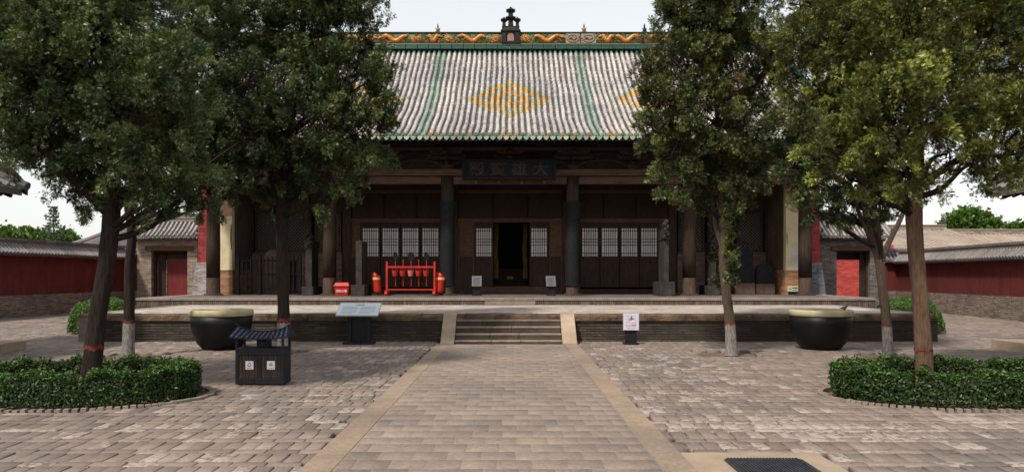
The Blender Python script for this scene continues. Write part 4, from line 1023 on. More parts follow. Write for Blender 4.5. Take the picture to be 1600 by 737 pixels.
# curved little roof
rt = MB(); n = 18; vs = []; fs = []
def rcurve(u): return .14*abs(u)**2.6
for k in range(n+1):
    u = lerp(-1, 1, k/n); c = rcurve(u)
    hw = lerp(.42, .385, 0); xe = mid+u*.43; xr = mid+u*.385
    vs += [(xe, BY0-.06, .800+c*.15), (xe, BY0-.06, .812+c*.15), (xr, (BY0+BY1)/2, .905+c*.75), (xe, BY1+.06, .812+c*.15), (xe, BY1+.06, .800+c*.15)]
for k in range(n):
    a = 5*k
    for q in range(4): fs.append((a+q, a+q+1, a+q+6, a+q+5))
    fs.append((a+4, a, a+5, a+9))
fs += [(0, 1, 2, 3, 4), tuple(5*n+q for q in (4, 3, 2, 1, 0))]
rt.add(vs, fs); ro = build(rt, 'roof', M['blackmetal'], bn)
tl = MB()
for k in range(12):
    u = lerp(-.92, .92, k/11); c = rcurve(u); xe, xr = mid+u*.43, mid+u*.385
    for sgn, ye in ((-1, BY0-.062), (1, BY1+.062)):
        for q in range(3):
            f0, f1 = q/3, (q+1)/3+.03; ym = (BY0+BY1)/2
            tl.tube([(lerp(xe, xr, f0), lerp(ye, ym, f0), lerp(.818+c*.15, .905+c*.75, f0)+.006), (lerp(xe, xr, f1), lerp(ye, ym, f1), lerp(.818+c*.15, .905+c*.75, f1))], [.017, .012], 7)
build(tl, 'roof_tiles', M['bintile'], ro)
build(MB().tube([(mid+u*.40, (BY0+BY1)/2, .915+rcurve(u)*.85) for u in np.linspace(-1.05, 1.05, 19)], .014, 8), 'roof_ridge', M['blackmetal'], ro)
# info board (tilted panel on black pedestal)
ib = thing('information_board', (-3.6, 17.1, 0), 'pale blue tilted information panel on black pedestal left of the steps', 'sign')
ix = -3.58
build(MB().box(ix-.36, ix+.36, 16.98, 17.32, 0, .05).box(ix-.27, ix-.17, 17.08, 17.22, .05, .72).box(ix+.17, ix+.27, 17.08, 17.22, .05, .72).box(ix-.17, ix+.17, 17.13, 17.19, .05, .70), 'pedestal', M['blackmetal'], ib, bevel=.006)
p = MB(); a, b = ix-.49, ix+.49
vs = [(a, 16.86, .68), (b, 16.86, .68), (b, 17.36, .95), (a, 17.36, .95)]; vs = vs+[(x, y+.012, z-.03) for x, y, z in vs]
p.add(vs, [(0, 1, 2, 3), (7, 6, 5, 4), (0, 3, 7, 4), (1, 5, 6, 2), (0, 4, 5, 1), (3, 2, 6, 7)]); pn = build(p, 'tray', M['steel'], ib, bevel=.003)
p = MB(); vs = [(a+.015, 16.868, .689), (b-.015, 16.868, .689), (b-.015, 17.35, .949), (a+.015, 17.35, .949)]
p.add(vs+[(x, y, z-.008) for x, y, z in vs], [(0, 1, 2, 3), (7, 6, 5, 4), (0, 3, 7, 4), (1, 5, 6, 2), (0, 4, 5, 1), (3, 2, 6, 7)]); pn2 = build(p, 'panel', M['bluepanel'], ib)
tilt = Matrix.Rotation(math.atan2(.27, .50), 4, 'X')
text('大雄宝殿', .055, M['greyink'], pn2, Matrix.Translation((ix, 17.262, .904)) @ tilt, 'title', .001)
ln = MB()
for k in range(6):
    for hx0, hx1 in ((a+.10, ix-.03), (ix+.03, b-.10)):
        u = .14+k*.105; y = lerp(16.868, 17.35, u); z = lerp(.689, .949, u)+.0025; ln.add([(hx0, y-.006, z-.003), (hx1-(.1 if k == 0 else 0), y-.006, z-.003), (hx1-(.1 if k == 0 else 0), y+.006, z+.0035), (hx0, y+.006, z+.0035)], [(0, 1, 2, 3)])
build(ln, 'text_lines', M['greyink'], pn2)
# caution sign
cs = thing('caution_sign', (2.77, 17.0, 0), 'white upright caution sign with falling figure on black stand right of the steps', 'sign')
cx = 2.765
build(MB().box(cx-.165, cx+.175, 16.90, 17.22, 0, .035).box(cx-.13, cx+.14, 17.03, 17.10, .035, .40), 'stand', M['blackmetal'], cs, bevel=.005)
pb = build(MB().box(cx-.185, cx+.185, 16.985, 17.01, .325, .725), 'panel', M['steel'], cs)
pf = build(MB().box(cx-.175, cx+.175, 16.978, 16.985, .335, .715), 'face', M['lilac'], cs)
fm = frame(cx-.10, cx+.10, .50, .66, 16.974, 16.977, .003)
build(fm, 'pictogram_frame', M['greyink'], pf)
fg_ = MB(); y = 16.975
fg_.ball((cx+.005, y, .642), (.013, .003, .013), 8, 6)
fg_.tube([(cx+.01, y, .625), (cx+.0, y, .605), (cx+.02, y, .58)], [.009, .011, .009], 6, flat=.3).tube([(cx+.02, y, .58), (cx-.02, y, .577), (cx-.045, y, .555), (cx-.075, y, .548)], [.009, .008, .006, .004], 6, flat=.3)
fg_.tube([(cx+.02, y, .58), (cx+.045, y, .60), (cx+.075, y, .575)], [.009, .008, .004], 6, flat=.3).tube([(cx+.005, y, .618), (cx-.04, y, .592), (cx-.07, y, .598)], [.007, .006, .004], 6, flat=.3).tube([(cx+.01, y, .62), (cx+.04, y, .615)], [.006, .004], 6, flat=.3)
build(fg_, 'pictogram', M['ink'], pf)
text('小心台阶', .068, M['redink'], pf, Matrix.Translation((cx, 16.976, .44)) @ FACE, 'lettering', .001)
text('Watch your step', .032, M['purpleink'], pf, Matrix.Translation((cx, 16.976, .385)) @ FACE, 'small_lettering', .001)
# ribbed drain mat
mt = thing('drain_cover', (2.2, 6.0, 0), 'black ribbed drain cover lying on the tan concrete pad at the front', 'drain cover')
build(MB().prism([(1.83, 5.2), (2.50, 5.2), (2.50, 6.30), (2.46, 6.345), (1.86, 6.345), (1.83, 6.31)], .0065, .020, 'xy'), 'plate', M['rubber'], mt, bevel=.003)
rb2 = MB(); x = 1.865
while x < 2.48: rb2.box(x-.007, x+.007, 5.22, 6.32, .020, .029); x += .028
build(rb2, 'ribs', M['rubber'], mt)
# side-hall plinths & halls at the frame edges ----------------------
def grey(r=1.0, tan=0):
    g = random.uniform(.75, 1.15)*r; k = g*(1-.4*min(tan, 1)); return (.20*k+.13*tan, .185*k+.095*tan, .18*k+.06*tan)
def sidehall(sg, name_label):
    x0 = 10.65 if sg > 0 else -10.55
    t = thing('side_hall', (sg*13, 12, 0), name_label, 'hall', 'side halls at the frame edges')
    y1 = 16.25 if sg > 0 else 15.9
    def X(v): return v if sg > 0 else v
    a, b = (x0, x0+sg*8)
    build(MB().box(min(a, b), max(a, b), 2, y1, -.05, .19), 'plinth', M['rampstone'], t, bevel=.01)
    build(MB().box(min(a+sg*1.6, b), max(a+sg*1.6, b), 2.2, y1-.5, .19, 3.35), 'wall', M['basebrick'], t)
    e = 10.55*sg; zr = 3.45
    # roof slope rising away from the courtyard
    n = 8; vs = []; fs = []; mb = MB(); mb.cur = grey(.6)
    for k in range(n+1):
        u = k/n; xx_ = e+sg*4.4*u; z = zr+2.6*(.6*u+.4*u*u)
        vs += [(xx_, 1.5, z), (xx_, y1-.15, z), (xx_, 1.5, z-.14), (xx_, y1-.15, z-.14)]
    for k in range(n): q = 4*k; fs += [(q, q+1, q+5, q+4), (q+2, q+6, q+7, q+3), (q+1, q+3, q+7, q+5), (q, q+4, q+6, q+2)]
    fs += [(0, 2, 3, 1)]
    mb.add(vs, fs); y = 1.6
    while y < y1-.1:
        mb.cur = grey(); mb.tube([(e+sg*(4.4*u-.03), y, zr+2.6*(.6*u+.4*u*u)+.03) for u in np.linspace(0, 1, 7)], .06, 6); y += .24
    build(mb, 'roof', M['greytile'], t)
    rr = MB(); y = 1.7
    while y < y1-.2: rr.tube([(e+sg*.06, y, zr-.17), (e+sg*1.8, y, zr+.55)], .045, 6); y += .3
    build(rr, 'rafters', M['soot'], t)
    build(MB().box(min(e+sg*.9, e+sg*.7), max(e+sg*.9, e+sg*.7), 2, y1-.3, zr-.15, zr+.05), 'eave_beam', M['soot'], t)
    for y in (5, 9, 13, y1-.8): build(MB().lathe([(.17, .19), (.16, 3.35)], e+sg*.85, y, 16), 'column', M['column'], t)
    mb2 = MB(); mb2.cur = grey(.5)
    mb2.tube([(e+sg*(4.4*u-.1), y1-.12, zr+2.6*(.6*u+.4*u*u)+.06) for u in np.linspace(0, 1, 8)], .10, 8); build(mb2, 'verge_ridge', M['greytile'], t)
    build(MB().prism([(e-sg*.05, zr-.12), (e+sg*4.4, zr+2.3), (e+sg*4.4, zr+2.95), (e+sg*1.2, zr+.95), (e+sg*.25, zr+.45), (e-sg*.05, zr+.12)], y1-.10, y1-.03), 'bargeboard', M['soot'], t)
sidehall(-1, 'dark tiled side hall with low stone plinth at the left frame edge')
sidehall(1, 'dark tiled side hall with low stone plinth at the right frame edge')
# ================================================================== COURTYARD WALLS AND GATES
def cwall(A, B, zred, zcap, inward, label, mat='redwall', base='basebrick', tan=0.0, zbase=.85, name='courtyard_wall', hw=.48, cat='wall'):
    A = Vector((*A, 0)); B = Vector((*B, 0)); d = (B-A); L = d.length; d.normalize(); n = Vector((-d.y, d.x, 0))
    t = thing(name, A, label, cat, 'red courtyard walls with tiled caps' if name == 'courtyard_wall' else None)
    def bx(u0, u1, h0, h1, z0, z1):
        c = [A+d*u0+n*h0, A+d*u1+n*h0, A+d*u1+n*h1, A+d*u0+n*h1]
        return [(p.x, p.y, z0) for p in c]+[(p.x, p.y, z1) for p in c]
    FB = [(3, 2, 1, 0), (4, 5, 6, 7), (0, 1, 5, 4), (1, 2, 6, 5), (2, 3, 7, 6), (3, 0, 4, 7)]
    build(MB().add(bx(0, L, -.20, .20, zbase, zred+.05), FB), 'red_plaster', M[mat], t)
    build(MB().add(bx(0, L, -.27, .27, -.05, zbase), FB), 'brick_base', M[base], t)
    build(MB().add(bx(0, L, -.30, .30, zred+.05, zred+.12), FB), 'corbel', M['greytile2'] if 'greytile2' in M else M['gatebrick2'], t)
    # tiled cap
    mb = MB(); ze = zred+.13; zt = zcap-.27
    for s in (-1, 1):
        mb.cur = grey(.55, tan*.4); q = bx(0, L, s*.10, s*hw, ze, ze+.05)
        v = [A+d*0+n*s*.1, A+d*L+n*s*.1, A+d*L+n*s*hw, A+n*s*hw]
        vv = [(v[0].x, v[0].y, zt), (v[1].x, v[1].y, zt), (v[2].x, v[2].y, ze), (v[3].x, v[3].y, ze), (v[0].x, v[0].y, zt-.06), (v[1].x, v[1].y, zt-.06), (v[2].x, v[2].y, ze-.05), (v[3].x, v[3].y, ze-.05)]
        mb.add(vv, [(0, 1, 2, 3), (7, 6, 5, 4), (3, 2, 6, 7), (0, 4, 5, 1), (1, 5, 6, 2), (0, 3, 7, 4)])
        u = .1
        while u < L:
            mb.cur = grey(1.2, tan); p = A+d*u
            e0 = p+n*s*(hw+.03); e1 = p+n*s*.1
            mb.tube([(e0.x, e0.y, ze+.03), ((e0.x+e1.x)/2, (e0.y+e1.y)/2, (ze+zt)/2+.02), (e1.x, e1.y, zt+.05)], .052, 6); u += .19
    build(mb, 'tile_cap', M['greytile'], t)
    mb = MB(); 
    for z0, z1, h in ((zt+.0, zt+.09, .15), (zt+.092, zt+.17, .12), (zt+.172, zcap, .15)):
        u = 0
        while u < L:
            mb.cur = grey(1.0, tan); mb.add(bx(u+.003, min(u+.55, L)-.003, -h, h, z0, z1), FB); u += .55
    build(mb, 'cap_ridge', M['greytile'], t)
    return t
cwall((-19.7, 16.5), (-18.75, 35.2), 2.30, 3.02, 1, 'dark red courtyard wall with grey tile cap running back at the left')
cwall((17.3, 16.5), (18.75, 35.2), 2.08, 2.80, 1, 'dark red courtyard wall with grey tile cap running back at the right', tan=.25)
cwall((-19.2, 35.5), (-18.06, 35.5), 2.38, 3.1, 1, 'short red wall piece between the left corner and the left gate')
cwall((17.92, 35.5), (19.2, 35.5), 2.15, 2.9, 1, 'short red wall piece between the right gate and the right corner', tan=.2)
def gate(sg, x0, x1, ox0, ox1, label, brick, lint):
    Y = 35.5; t = thing('side_gate', ((x0+x1)/2, Y, 0), label, 'gate', 'brick side gates beside the hall')
    zt = 3.22
    build(MB().box(x0, ox0, Y-.3, Y+.5, -.05, 2.78).box(ox1, x1, Y-.3, Y+.5, -.05, 2.78).box(x0, x1, Y-.3, Y+.5, 3.02, zt).box(x0, lint[0], Y-.3, Y+.5, 2.781, 3.019).box(lint[1], x1, Y-.3, Y+.5, 2.781, 3.019), 'brick_wall', M[brick], t)
    build(MB().box(lint[0], lint[1], Y-.36, Y+.4, 2.782, 3.018), 'lintel', M['wood_red'], t, bevel=.01)
    build(MB().box(x0-.05, x1+.05, Y-.36, Y+.55, zt, zt+.07).box(x0-.09, x1+.09, Y-.42, Y+.6, zt+.071, zt+.14), 'cornice', M[brick], t)
    build(frame(ox0, ox1, -.05, 2.78, Y-.05, Y+.1, .09), 'door_frame', M['soot'], t)
    build(MB().box(ox0, ox1, Y+.52, Y+.6, 2.36, 3.2), 'inner_lintel', M['soot'], t)
    def X_(px, y): return (px-800)/F*y
    if sg < 0:
        build(MB().box(X_(247, Y+.1)+.02, X_(260, Y+.2), Y+.12, Y+.19, 0, 2.68), 'door_leaf', M['soot'], t, bevel=.01)
        build(MB().box(X_(260.5, Y+.2), ox1-.10, Y+.22, Y+.28, 0, 2.42), 'red_door_leaf', M['reddoor'], t, bevel=.01)
        build(MB().box(X_(260.5, Y+.2), ox1-.10, Y+.20, Y+.30, 2.421, 2.70), 'door_head', M['soot'], t)
    else:
        build(MB().box(X_(1342, Y+.2), ox1-.09, Y+.12, Y+.19, 0, 2.68), 'door_leaf', M['soot'], t, bevel=.01)
    # roof
    a, b = x0-.22, x1+.25; ye, yr = Y-.85, Y+.2; ze, zr = 3.42, 4.22
    mb = MB(); mb.cur = grey(.45)
    def zc(u): return ze+(zr-ze)*(.7*u+.3*u*u)
    for s in (-1, 1):
        vs = []; fs = []
        for k in range(7):
            u = k/6; y = lerp(ye, yr, u) if s < 0 else 2*yr-lerp(ye, yr, u)
            vs += [(a, y, zc(u)), (b, y, zc(u)), (a, y, zc(u)-.06), (b, y, zc(u)-.06)]
        for k in range(6): q = 4*k; fs += [(q, q+1, q+5, q+4), (q+2, q+6, q+7, q+3), (q, q+4, q+6, q+2), (q+1, q+3, q+7, q+5)]
        fs.append((0, 2, 3, 1)); mb.add(vs, fs)
        x = a+.08
        while x < b:
            for k in range(5):
                mb.cur = grey(1.9); u0, u1 = k/5, (k+1)/5
                ys = [lerp(ye, yr, u) if s < 0 else 2*yr-lerp(ye, yr, u) for u in (u0, u1)]
                mb.tube([(x, ys[0], zc(u0)+.03), (x, ys[1], zc(u1)+.025)], [.062, .054], 7)
            mb.cur = grey(.8); mb.tube([(x, ye-.04, ze+.02), (x, ye+.03, ze+.02)], .07, 8) if s < 0 else None
            mb.cur = grey(1.2)
            if s < 0: mb.prism([(x+.05, ze), (x+.075, ze-.05), (x+.11, ze-.085), (x+.145, ze-.05), (x+.17, ze)], ye-.02, ye)
            x += .21
    rf_ = build(mb, 'roof', M['greytile'], t)
    mb = MB(); mb.cur = grey(1.2); mb.box(a+.1, b-.1, yr-.12, yr+.12, zr-.02, zr+.14); mb.cur = grey(1.6); mb.box(a+.05, b-.05, yr-.15, yr+.15, zr+.141, zr+.19); mb.cur = grey(1.1); mb.box(a+.1, b-.1, yr-.1, yr+.1, zr+.191, zr+.30); mb.cur = grey(1.7); mb.tube([(a, yr, zr+.33), (b, yr, zr+.33)], .07, 8)
    build(mb, 'ridge', M['greytile'], rf_)
    for xe in (a+.06, b-.06):
        mb = MB(); mb.cur = grey(1.2); mb.tube([(xe, lerp(ye, yr, u), zc(u)+.09) for u in np.linspace(0, 1, 7)], .085, 8); build(mb, 'verge_ridge', M['greytile'], rf_)
        # finials
        mb = MB(); mb.cur = (.05, .045, .045); s_ = -1 if xe < (a+b)/2 else 1
        mb.tube(poly_smooth([(xe, yr, zr+.25), (xe+s_*.08, yr, zr+.42), (xe-s_*.02, yr, zr+.58), (xe-s_*.12, yr, zr+.55)], 4), [.10]*5+[.08]*4+[.05]*4, 7); mb.ball((xe+s_*.05, yr, zr+.4), .1, 8, 6)
        build(mb, 'ridge_finial', M['greytile'], rf_)
        mb = MB(); mb.cur = (.05, .045, .045); mb.ball((xe, ye+.15, ze+.24), (.06, .08, .08), 8, 6); mb.ball((xe, ye+.1, ze+.33), .05, 8, 6); mb.frust(xe, ye+.1, ze+.36, ze+.44, .03, .03, .005, .005); build(mb, 'eave_beast', M['greytile'], rf_)
def X35(px): return (px-800)/F*35.5
gate(-1, X35(219), -15.15, X35(241), X35(297), 'small tiled brick gate left of the hall with its dark door leaf open', 'gatebrick', (X35(232), X35(307)))
gate(1, X35(1283)-.1, X35(1375), X35(1303), X35(1355), 'small tiled grey brick gate right of the hall with bright red wall behind', 'gatebrick2', (X35(1294), X35(1362)))
o = MB().box(-17.0, -13.5, 37.6, 37.9, 0, 3.4).build('passage_wall', M['redwall'], loc=(-15.5, 37.7, 0)); tag(o, 'shaded dark red wall seen through the left gate opening', 'wall')
o = MB().box(16.5, 21.5, 41.2, 41.5, 0, 3.3).build('passage_wall', M['brightred'], loc=(19, 41.3, 0)); tag(o, 'sunlit bright red flaking wall seen through the right gate opening', 'wall')
# ================================================================== FAR BUILDINGS
def farhall(x0, x1, ye, yr, ze, zr, label, tan):
    t = thing('far_hall', ((x0+x1)/2, yr, 0), label, 'hall', 'grey tiled halls beyond the courtyard wall')
    build(MB().box(x0+.6, x1-.6, ye+.8, 2*yr-ye-.8, 0, ze+.05), 'wall', M['basebrick'], t)
    mb = MB(); mb.cur = grey(.6, tan*.6)
    def zc(u): return ze+(zr-ze)*(.75*u+.25*u*u)
    for s in (-1, 1):
        vs = []; fs = []
        for k in range(7):
            u = k/6; y = lerp(ye, yr, u) if s < 0 else 2*yr-lerp(ye, yr, u); vs += [(x0, y, zc(u)), (x1, y, zc(u)), (x0, y, zc(u)-.12), (x1, y, zc(u)-.12)]
        for k in range(6): q = 4*k; fs += [(q, q+1, q+5, q+4), (q+2, q+6, q+7, q+3), (q, q+4, q+6, q+2), (q+1, q+3, q+7, q+5)]
        fs.append((0, 2, 3, 1)); mb.add(vs, fs)
    x = x0+.1
    while x < x1:
        mb.cur = grey(1.5, tan); mb.tube([(x, lerp(ye, yr, u), zc(u)+.03) for u in np.linspace(0, 1, 5)], .085, 5); x += .34
    rf_ = build(mb, 'roof', M['greytile'], t)
    build(MB().prism([(ye+.7, ze-.1), (yr, zr-.1), (2*yr-ye-.7, ze-.1)], x0+.6, x1-.6, 'yz'), 'gable', M['basebrick'], t)
    build(MB().box(x0, x1, yr-.14, yr+.14, zr, zr+.38), 'ridge', M['tanbrick'] if tan > .5 else M['gatebrick2'], rf_)
    mb = MB(); mb.cur = grey(1.3, tan); mb.box(x0, x1, yr-.2, yr+.2, zr+.381, zr+.45)
    for xe in (x0+.1, x1-.1): mb.tube([(xe, lerp(ye, yr, u), zc(u)+.12) for u in np.linspace(0, 1, 6)], .13, 6)
    build(mb, 'ridge_cap', M['greytile'], rf_)
    mb = MB(); mb.cur = grey(.5)
    for xe in (x0+.15, x1-.15): mb.box(xe-.12, xe+.12, yr-.15, yr+.15, zr+.45, zr+.75); mb.frust(xe, yr, zr+.751, zr+1.0, .16, .1, .04, .04)
    build(mb, 'ridge_finial', M['greytile'], rf_)
farhall(-28.4, -12.5, 46.4, 52, 3.35, 4.85, 'grey tiled roof of a far hall beyond the left courtyard wall', 0)
farhall(14.5, 30.8, 44.5, 52, 3.0, 4.75, 'tan tiled roof of a far hall beyond the right gate', 1.6)
farhall(31.3, 62, 50, 57, 2.9, 4.75, 'second lower tan tiled roof at the far right beyond the wall', 1.8)
# ================================================================== TREES
def leaves_mesh(cen, direc, cols, n_spray, L, W, spread, nleaf=5, curl=.6, rg=rng):
    """sprays of small pointed leaflets round each cluster centre"""
    n = len(cen)*n_spray
    c = np.repeat(cen, n_spray, 0)+rg.normal(0, spread, (n, 3)); d = np.repeat(direc, n_spray, 0)+rg.normal(0, .55, (n, 3))
    d /= np.linalg.norm(d, axis=1, keepdims=True)+1e-6
    a = rg.normal(0, 1, (n, 3)); side = np.cross(d, a); side /= np.linalg.norm(side, axis=1, keepdims=True)+1e-6
    col = np.repeat(cols, n_spray, 0)*.86*np.exp(rg.normal(0, .42, (n, 1)))
    Vs = []; Cs = []
    sc_ = (.5+.85*rg.random((n, 1)))
    for k in range(nleaf):
        f = (k-(nleaf-1)/2)/(nleaf/2)          # -1..1 across the fan
        base = c+d*(L*.25*rg.random((n, 1)))+side*(f*L*.12)
        ld = d+side*f*curl+rg.normal(0, .15, (n, 3)); ld /= np.linalg.norm(ld, axis=1, keepdims=True)
        nn = np.cross(ld, side); wv = np.cross(nn, ld); wv /= np.linalg.norm(wv, axis=1, keepdims=True)+1e-6
        l = L*sc_*(1-.25*abs(f)); ww = W*sc_
        Vs.append(np.stack([base, base+ld*l*.5+wv*ww*.5, base+ld*l, base+ld*l*.5-wv*ww*.5], 1)); Cs.append(np.repeat(col[:, None], 4, 1))
    V = np.concatenate(Vs).reshape(-1, 3); C = np.concatenate(Cs).reshape(-1, 3)
    return V, np.arange(len(V)).reshape(-1, 4), np.clip(C, .004, .6)
def sample_lobes(lobes, dens, shell=.62):
    """cluster points in the outer part of each lobe; returns pts, outward dirs, lobe ids"""
    P_, D_, I_ = [], [], []
    for i, (c, r) in enumerate(lobes):
        c = np.array(c); r = np.array(r)
        n = max(6, int(dens*(r[0]*r[1]*r[2])**(2/3)*12))
        d = rng.normal(0, 1, (n, 3)); d /= np.linalg.norm(d, axis=1, keepdims=True)
        rad = shell+(1-shell)*rng.random((n, 1))**.7
        lump = 1+.16*np.sin(d[:, :1]*5+i)+.14*np.sin(d[:, 1:2]*6+2*i)+.12*np.sin(d[:, 2:3]*7+i*3)
        P_.append(c+d*r*rad*lump); D_.append(d); I_.append(np.full(n, i))
    return np.concatenate(P_), np.concatenate(D_), np.concatenate(I_)
def plumes(lobes, dens, scale=1.0, nk=30):
    """upswept flame-shaped branchlets on the outside of the lobes; each plume is a run of spray points"""
    C = np.array([l[0] for l in lobes]); RR = np.array([l[1] for l in lobes])
    P0, D0, Ln = [], [], []
    for i in range(len(lobes)):
        c, r = C[i], RR[i]; n = max(5, int(dens*(r[0]*r[1]*r[2])**(2/3)))
        d = rng.normal(0, 1, (n, 3)); d /= np.linalg.norm(d, axis=1, keepdims=True)
        p = c+d*r*(.42+.42*rng.random((n, 1)))
        out = d*np.array((1, 1, .5))+np.array((0, 0, .65)); lowm = d[:, 2] < -.35
        out[lowm] = d[lowm]*np.array((.8, .8, .4))+np.array((0, 0, -.6))
        out += rng.normal(0, .18, (n, 3)); out /= np.linalg.norm(out, axis=1, keepdims=True)
        keep = np.ones(n, bool)
        q = p[:, None, :]-C[None]; dist = np.sqrt(((q/RR[None])**2).sum(2)); dist[:, i] = 9
        keep &= (dist.min(1) > .38) | (rng.random(n) < .15)
        L_ = (.26+.42*rng.random(n)**1.5)*scale*min(1.15, .55+r[0]*.8); L_[lowm] *= .75
        P0.append(p[keep]); D0.append(out[keep]); Ln.append(L_[keep])
    P0 = np.concatenate(P0); D0 = np.concatenate(D0); Ln = np.concatenate(Ln); n = len(P0)
    t = rng.random((n, nk, 1))**.85
    rd = rng.normal(0, 1, (n, nk, 3)); rd -= (rd*D0[:, None]).sum(2, keepdims=True)*D0[:, None]; rd /= np.linalg.norm(rd, axis=2, keepdims=True)
    wid = (.23*Ln[:, None, None])*np.sin(np.pi*np.clip(t*.85+.12, 0, 1))**.8*rng.random((n, nk, 1))**.5
    pts = P0[:, None]+D0[:, None]*Ln[:, None, None]*t+rd*wid
    pts += np.array((0, 0, -.06))*(1-D0[:, None, 2:3])*t*Ln[:, None, None]
    dr = D0[:, None]*.75+rd*.75
    idp = np.repeat(np.arange(n), nk)
    return pts.reshape(-1, 3), dr.reshape(-1, 3), idp, P0, D0, n, t.reshape(-1, 1)
def tree(name, base, trunk, rads, lobes_px, Y, base_cols, label, bark, dens=60, L=.085, W=.022, n_spray=9, spread=.07, depth=1.0, paint=None, band=None, forks=(), seed=1, extra=(), twigs=14, up=.5):
    """trunk: list of (px,py) seen at depth Y; lobes: (px,py,r px[,dY])"""
    rr = random.Random(seed)
    t = thing(name, (base[0], base[1], 0), label, 'tree', 'old cypress trees in the courtyard')
    tp = [Vector(P(px, py, Y)) for px, py in trunk]; tp[0].z = -.05
    pts = poly_smooth(tp, 10); rs = [np.interp(k/10, range(len(rads)), rads) for k in range(len(pts))]
    for k in range(min(8, len(rs))): rs[k] *= 1+.20*math.exp(-(pts[k].z+.05)/.10)
    tm = MB().tube(pts, rs, 26, rough=.09, seed=seed)
    forkpts = []
    for fk in forks:
        fp = [Vector(P(px, py, Y+dy)) for px, py, dy in fk[0]]; q = poly_smooth(fp, 6)
        tm.tube(q, [np.interp(k/6, range(len(fk[1])), fk[1]) for k in range(len(q))], 12, rough=.06, seed=seed+3); forkpts.append(q[-1])
    tr = build(tm, 'trunk', M[bark], t)
    me = tr.data; me.shade_smooth()
    def sleeve(z0, z1, m, nm_, grow):
        sel = [(p, r) for p, r in zip(pts, rs) if z0-.0 <= p.z <= z1]
        def at(z):
            for k in range(len(pts)-1):
                if pts[k].z <= z <= pts[k+1].z:
                    u = (z-pts[k].z)/(pts[k+1].z-pts[k].z+1e-9); return pts[k].lerp(pts[k+1], u), lerp(rs[k], rs[k+1], u), k+u
            return pts[0], rs[0], 0
        n = max(3, int((z1-z0)/.04)); P2 = []; n_s = 26; vs = []; fs = []
        r2 = random.Random(seed); ph = [r2.uniform(0, 6.28) for _ in range(6)]
        for j in range(n+1):
            p, r, k = at(lerp(z0, z1, j/n)); tw = k*.05
            for i in range(n_s):
                th = 2*math.pi*i/n_s
                rq = r*(1+.09*(.5*math.sin(3*th+ph[0]+tw)+.35*math.sin(7*th+ph[1]-tw*2)+.3*math.sin(11*th+ph[2]+tw*3)+.5*math.sin(k*.9+ph[3]+2*th)*.4))+grow
                zj = .02*math.sin(5*th+ph[4])+.012*math.sin(9*th) if j in (0, n) and z0 > .01 else (.02*math.sin(5*th) if j == n else 0)
                vs.append((p.x+rq*math.cos(th), p.y+rq*math.sin(th), p.z+zj))
        for j in range(n):
            for i in range(n_s): fs.append((j*n_s+i, j*n_s+(i+1) % n_s, (j+1)*n_s+(i+1) % n_s, (j+1)*n_s+i))
        o = build(MB().add(vs, fs), nm_, m, tr); o.data.shade_smooth()
    if paint: sleeve(-.03, paint, M['whitewash'], 'whitewashed_base', .004)
    if band: sleeve(band[0], band[1], M['redband'], 'red_band', .006)
    # lobes
    lobes = []
    for lb in lobes_px:
        px, py, r = lb[:3]; dy = lb[3] if len(lb) > 3 else rr.uniform(-.6, .6)*depth
        Yl = Y+dy; rw = r/F*Yl; ry_ = rw*1.0 if len(lb) < 5 else rw*lb[4]
        lobes.append((P(px, py, Yl), (rw, rw*.95, ry_)))
    for e in extra: lobes.append(e)
    # limbs
    lm = MB(); top = pts[-1]
    srcs = [(p, r) for p, r in zip(pts, rs) if p.z > top.z-.9]
    for q in forkpts: srcs += [(q, rs[-1]*.6)]
    # continue leader upward through the crown
    zt = max(c[2] for c, r in lobes); cx_ = sum(c[0]*r[0] for c, r in lobes)/sum(r[0] for c, r in lobes)
    lead = poly_smooth([top-Vector((0, 0, .05)), Vector((lerp(top.x, cx_, .3), Y+.1, lerp(top.z, zt, .35))), Vector((lerp(top.x, cx_, .7), Y, lerp(top.z, zt, .7))), Vector((cx_, Y, zt+.2))], 6)
    lr = [lerp(rs[-1]*.98, .02, k/(len(lead)-1)) for k in range(len(lead))]
    lm.tube(lead, lr, 10, rough=.05)
    nodes = [(p, r) for p, r in zip(lead, lr)]+srcs
    for (c, r) in lobes:
        c = Vector(c)
        best = min(nodes, key=lambda pr: (pr[0]-c).length+abs(pr[0].z-(c.z-.5*(c-pr[0]).length))*1.2)
        a = best[0]; m1 = a.lerp(c, .4)+Vector((rr.uniform(-.1, .1), rr.uniform(-.1, .1), -.06)); m2 = a.lerp(c, .75)+Vector((rr.uniform(-.08, .08), rr.uniform(-.08, .08), .02))
        br = min(best[1]*.6, .05); q = poly_smooth([a, m1, m2, c], 4)
        lm.tube(q, [lerp(br, .012, k/(len(q)-1)) for k in range(len(q))], 7)
    hi = [l for l in lobes if l[0][2]-l[1][2] > CH+(HOR+25)/F*Y]; lo_ = [l for l in lobes if not l[0][2]-l[1][2] > CH+(HOR+25)/F*Y]
    Pp, Dd, Ip, P0, D0, npl, tt = plumes(lo_, dens)
    for k in range(min(twigs*len(lo_), npl)):
        e = Vector(P0[k*npl//(twigs*len(lo_)) if twigs*len(lo_) < npl else k]); j = min(range(len(lo_)), key=lambda q: (Vector(lo_[q][0])-e).length)
        c_ = Vector(lo_[j][0]); s0 = c_+Vector((rr.uniform(-.2, .2), rr.uniform(-.2, .2), -lo_[j][1][2]*rr.uniform(.1, .5)))
        lm.tube([s0, s0.lerp(e, .5)+Vector((0, 0, .03)), e], [.012, .008, .004], 4)
    build(lm, 'limbs', M['barkd'], tr)
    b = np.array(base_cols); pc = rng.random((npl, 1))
    pcol = (b[0]*(1-pc)+b[1]*pc)*(.75+.5*rng.random((npl, 1)))
